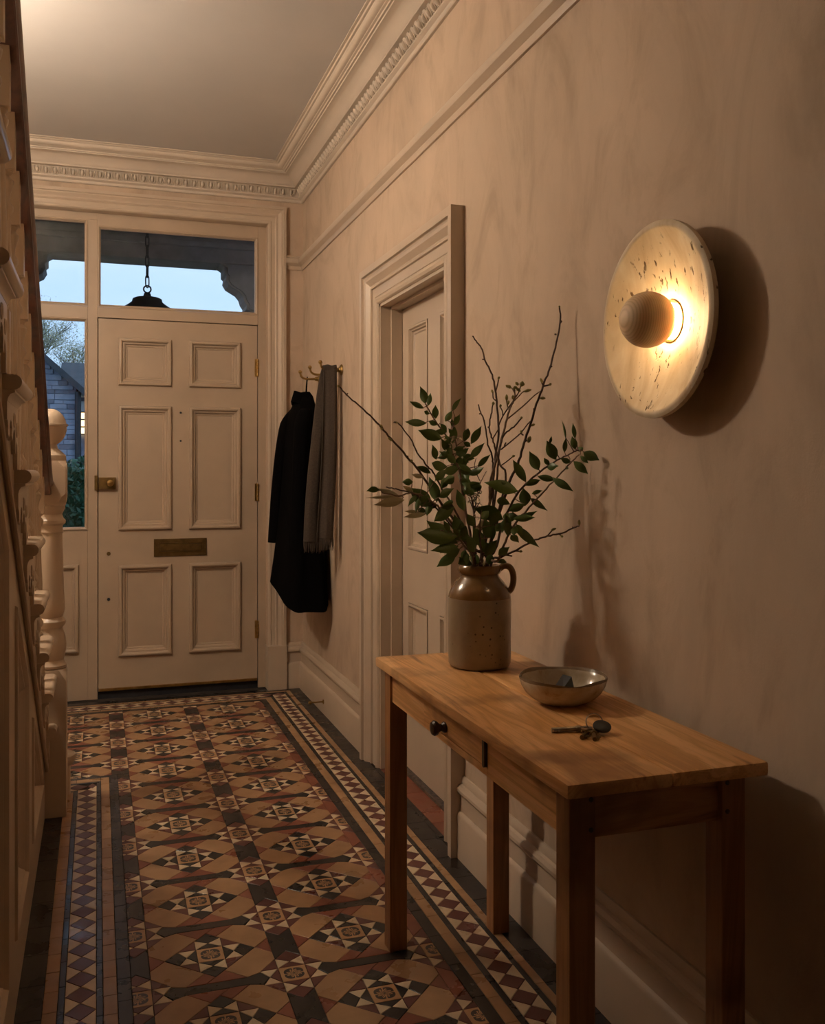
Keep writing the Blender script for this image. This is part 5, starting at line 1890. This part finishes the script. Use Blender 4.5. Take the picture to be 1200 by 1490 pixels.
brk2 = [(0.0, 0.0), (0.03, -0.02), (0.03, -0.065), (0.045, -0.08), (0.040, -0.11), (0.060, -0.145), (0.095, -0.165), (0.130, -0.185), (0.155, -0.215), (0.165, -0.25), (0.185, -0.28), (0.180, -0.31),
        (0.215, -0.32), (0.175, -0.345), (0.165, -0.375), (0.42, -0.375), (0.42, 0.0)]
for sg, xo in ((1, XR_ - 0.235), (-1, -0.285)):
    MB().prism([(xo + sg * a, PYB - 0.11, ZB_ + z) for a, z in brk2], (0, 0.22, 0)).build('corbel', M['porch'], po)
    MB().prism([(xo + sg * (a + 0.02), PYB - 0.13, ZB_ + z * 0.97 - 0.006) for a, z in brk2], (0, 0.26, 0)).build('corbel_moulding', M['porch'], po)
    x0, x1 = sorted((xo + sg * 0.19, xo + sg * 0.44))
    MB().box(x0, x1, PYB - 0.12, PYB + 0.12, -0.05, ZB_ - 0.37, 0.012).build('pillar', M['porch'], po)
    MB().box(x0 - 0.03, x1 + 0.03, PYB - 0.15, PYB + 0.15, ZB_ - 0.43, ZB_ - 0.38, 0.012).build('capital', M['porch'], po)
# lantern
LXc, LYc = 0.292, 6.05
ln = empty('porch_lantern', (LXc, LYc, 3.05))
tag(ln, 'dark metal dome lantern on a chain in the porch', 'lantern')
zl = 2.17
MB().lathe([(0.012, zl + 0.155), (0.020, zl + 0.150), (0.024, zl + 0.132), (0.072, zl + 0.122), (0.088, zl + 0.114), (0.092, zl + 0.096), (0.112, zl + 0.080), (0.160, zl + 0.048), (0.205, zl + 0.018), (0.212, zl + 0.006), (0.198, zl + 0.006), (0.10, zl + 0.05)], 32, 'z', (LXc, LYc, 0)).build('dome', M['iron'], ln, True, 40)
rg = [Vector((LXc + 0.022 * math.cos(2 * math.pi * i / 16), LYc, zl + 0.176 + 0.022 * math.sin(2 * math.pi * i / 16))) for i in range(17)]
MB().tube(rg, 0.005, 6, False).build('loop', M['iron'], ln, True)
lk_ = []
for i in range(17):
    a = 2 * math.pi * i / 16
    lk_.append(Vector((0.011 * math.cos(a), 0, 0.027 * math.sin(a) + (0.012 if math.sin(a) > 0 else -0.012))))
link_me = MB().tube(lk_, 0.0042, 6, False).mesh('chain_link', M['iron'], True)
z_ = zl + 0.225
i = 0
while z_ < 3.04:
    o = link('chain_link', link_me, ln, (LXc, LYc, z_))
    o.rotation_euler = (0, 0, 1.57 * (i % 2) + 0.35)
    z_ += 0.062
    i += 1
zl2 = zl
MB().lathe([(0.075, zl2 - 0.20), (0.085, zl2 - 0.19), (0.085, zl2 + 0.02), (0.075, zl2 + 0.04)], 16, 'z', (LXc, LYc, 0)).build('glass_body', M['glass'], ln, True)

# neighbour house, seen through the sidelight
HD = 15.0


def hp(u, v, y=HD):
    """pixel on the plane Y = y"""
    x = (u - 600) / F_PX
    dv = Vector((x * _c + _s, -x * _s + _c, (HORIZON - v) / F_PX))
    return Vector((0, 0, EYE)) + dv * (y / dv.y)


ho = empty('stone_house', (-1.3, HD, 0))
tag(ho, 'grey stone house with a slate roof and a lit porch beyond the hedge', 'house')
cr_ = hp(110.5, 600)                     # corner with the downpipe
XC = cr_.x
apex = hp(62, 517)
eave = hp(112.5, 561)
sl_ = (apex.z - eave.z) / (eave.x - apex.x)
xa = XC - 2.6
za = eave.z + sl_ * 2.6
MB().prism([(XC - 5.2, HD, -0.2), (XC, HD, -0.2), (XC, HD, eave.z), (xa, HD, za), (XC - 5.2, HD, eave.z)], (0, 5.0, 0)).build('gable_wall', M['mortar'], ho)
# coursed stones on the visible gable
stone_me = {}
rs = random.Random(5)
z_ = 0.9
nst = 0
while z_ < eave.z + 0.9:
    hgt = rs.choice((0.062, 0.075, 0.09))
    x_ = XC
    while x_ > XC - 0.95:
        w_ = rs.choice((0.13, 0.18, 0.24, 0.30))
        if z_ + hgt < eave.z + sl_ * (XC - x_ ) - 0.02 or z_ + hgt < eave.z - 0.02:
            key_ = (w_, hgt, rs.randrange(3))
            if key_ not in stone_me:
                stone_me[key_] = MB().box(-w_ + 0.006, 0, -0.016, 0.02, 0.004, hgt - 0.003, 0.005).mesh('stone', M['housestone' if (len(stone_me) % 5) else 'darkstone'])
            link('stone', stone_me[key_], ho, (x_, HD - rs.uniform(0, 0.012), z_))
            nst += 1
            x_ -= w_
        else:
            x_ -= 0.04
    z_ += hgt
# roof slopes with verge board
ov = 0.16
for sgn in (1,):
    A0 = Vector((XC + ov, HD - 0.18, eave.z - sl_ * ov))
    A1 = Vector((xa, HD - 0.18, za))
    up = Vector((0, 0, 0.045))
    MB().rings([[A0, A1, A1 + up, A0 + up], [p + Vector((0, 5.4, 0)) for p in (A0, A1, A1 + up, A0 + up)]], True, True, True).build('roof_slope', M['slate'], ho)
    B0 = Vector((2 * xa - A0.x, A0.y, A0.z))
    MB().rings([[B0, A1, A1 + up, B0 + up], [p + Vector((0, 5.4, 0)) for p in (B0, A1, A1 + up, B0 + up)]], True, True, True).build('roof_slope', M['slate'], ho)
    MB().rings([[A0 - Vector((0, 0.03, 0.055)), A1 - Vector((0, 0.03, 0.055)), A1 + up * 1.2 - Vector((0, 0.03, 0)), A0 + up * 1.2 - Vector((0, 0.03, 0))], [p + Vector((0, 0.04, 0)) for p in (A0 - Vector((0, 0.03, 0.055)), A1 - Vector((0, 0.03, 0.055)), A1 + up * 1.2, A0 + up * 1.2)]], True, True, True).build('verge_board', M['slate'], ho)
MB().tube([(XC + 0.03, HD - 0.07, eave.z - 0.1), (XC + 0.03, HD - 0.07, 0.0)], 0.045, 10).build('downpipe', M['iron'], ho, True)
# set-back wing with its roof, window and lit porch
w0 = XC + 0.02
MB().box(w0, w0 + 3.5, HD + 0.6, HD + 4.0, -0.2, eave.z - 0.05).build('wing_wall', M['housestone'], ho)
rz = eave.z - 0.12
MB().prism([(w0 - 0.3, HD + 0.3, rz), (w0 - 0.3, HD + 2.4, rz + 0.72), (w0 - 0.3, HD + 4.4, rz)], (4.2, 0, 0)).build('wing_roof', M['slate'], ho)
g0 = hp(113, 573, HD + 0.35)
MB().box(g0.x, g0.x + 2.5, HD + 0.28, HD + 0.40, g0.z - 0.05, g0.z + 0.05, 0.02).build('gutter', M['whitepaint'], ho)
for (u0, v0, u1, v1, nm, mt) in ((115, 584, 124, 600, 'window', 'whitepaint'), (113.5, 600, 124, 632, 'lit_window', 'lit_window')):
    p0, p1 = hp(u0, v1, HD + 0.58), hp(u1, v0, HD + 0.58)
    fw = MB().box(p0.x, p1.x + 0.15, HD + 0.54, HD + 0.60, p0.z, p1.z, 0.005).build(nm, M[mt], ho)
    if nm == 'lit_window':
        for k in range(3):
            xx = p0.x + (p1.x + 0.15 - p0.x) * k / 2
            MB().box(xx - 0.012, xx + 0.012, HD + 0.52, HD + 0.55, p0.z, p1.z).build('glazing_bar', M['iron'], fw)
        for k in range(4):
            zz_ = p0.z + (p1.z - p0.z) * k / 3
            MB().box(p0.x, p1.x + 0.15, HD + 0.52, HD + 0.55, zz_ - 0.010, zz_ + 0.010).build('glazing_bar', M['iron'], fw)

# hedge: rounded mass of small leaves
rh = random.Random(3)


def leaf_cloud(n, fn, size):
    vs, fs = [], []
    for _ in range(n):
        c_ = fn()
        a = Vector((rh.gauss(0, 1), rh.gauss(0, 1), rh.gauss(0, 1))).normalized()
        b_ = a.orthogonal().normalized()
        s_ = size * rh.uniform(0.6, 1.3)
        i0 = len(vs)
        vs += [c_ - a * s_, c_ + b_ * s_ * 0.45, c_ + a * s_, c_ - b_ * s_ * 0.45]
        fs.append((i0, i0 + 1, i0 + 2, i0 + 3))
    m_ = MB()
    m_.add(vs, fs)
    return m_


hy = 8.6
hx0 = hp(60, 700, hy).x
hd_ = empty('hedge', (-1.0, hy, -0.12))
tag(hd_, 'dense dark green hedge outside the sidelight', 'hedge')


def hedge_pt():
    x_ = rh.uniform(-2.6, 0.9)
    top = 1.42 + 0.08 * math.sin(x_ * 5) + 0.05 * math.sin(x_ * 13 + 1)
    f_ = rh.random()
    z_ = -0.1 + (top + 0.1) * (f_ ** 0.7)
    d_ = rh.random()
    return Vector((x_, hy - 0.42 + 0.8 * d_ * d_ * (0.5 + 0.5 * f_) + 0.10 * math.sin(x_ * 9 + z_ * 7), z_ + rh.uniform(-0.03, 0.03)))


hf = leaf_cloud(15000, hedge_pt, 0.032).build('foliage', M['hedge'], hd_)
MB().box(-2.6, 0.9, hy - 0.18, hy + 0.45, -0.12, 1.26, 0.1).build('woody_core', M['hedge'], hd_)

# tree behind the house, sparse spring leaf
tr = empty('garden_tree', (-2.6, 26.0, -0.12))
tag(tr, 'sparse leafed tree rising behind the stone house', 'tree')
rt = random.Random(9)
tips = []
tm = MB()


def grow(p, d, L, r, lev):
    q_ = p + d * L
    tm.tube([p, p.lerp(q_, 0.5) + Vector((rt.uniform(-1, 1), rt.uniform(-1, 1), rt.uniform(-1, 1))) * L * 0.05, q_], [r, r * 0.85, r * 0.7], 5)
    if lev == 0:
        tips.append(q_)
        tips.append(p.lerp(q_, 0.6))
        return
    for k in range(3 if lev > 1 else 4):
        nd = (d + Vector((rt.uniform(-0.8, 0.8), rt.uniform(-0.8, 0.8), rt.uniform(-0.25, 0.6)))).normalized()
        grow(p.lerp(q_, rt.uniform(0.65, 1.0)), nd, L * rt.uniform(0.62, 0.8), r * 0.62, lev - 1)


tp = hp(56, 640, 26.0)
grow(Vector((tp.x, 26.0, -0.12)), Vector((0.05, 0, 1)).normalized(), 2.0, 0.075, 5)
tm.build('trunk_and_boughs', M['treebark'], tr, True)


def tree_pt():
    t_ = rt.choice(tips)
    return t_ + Vector((rh.gauss(0, 0.14), rh.gauss(0, 0.14), rh.gauss(0, 0.14)))


leaf_cloud(16000, tree_pt, 0.020).build('foliage', M['treeleaf'], tr)
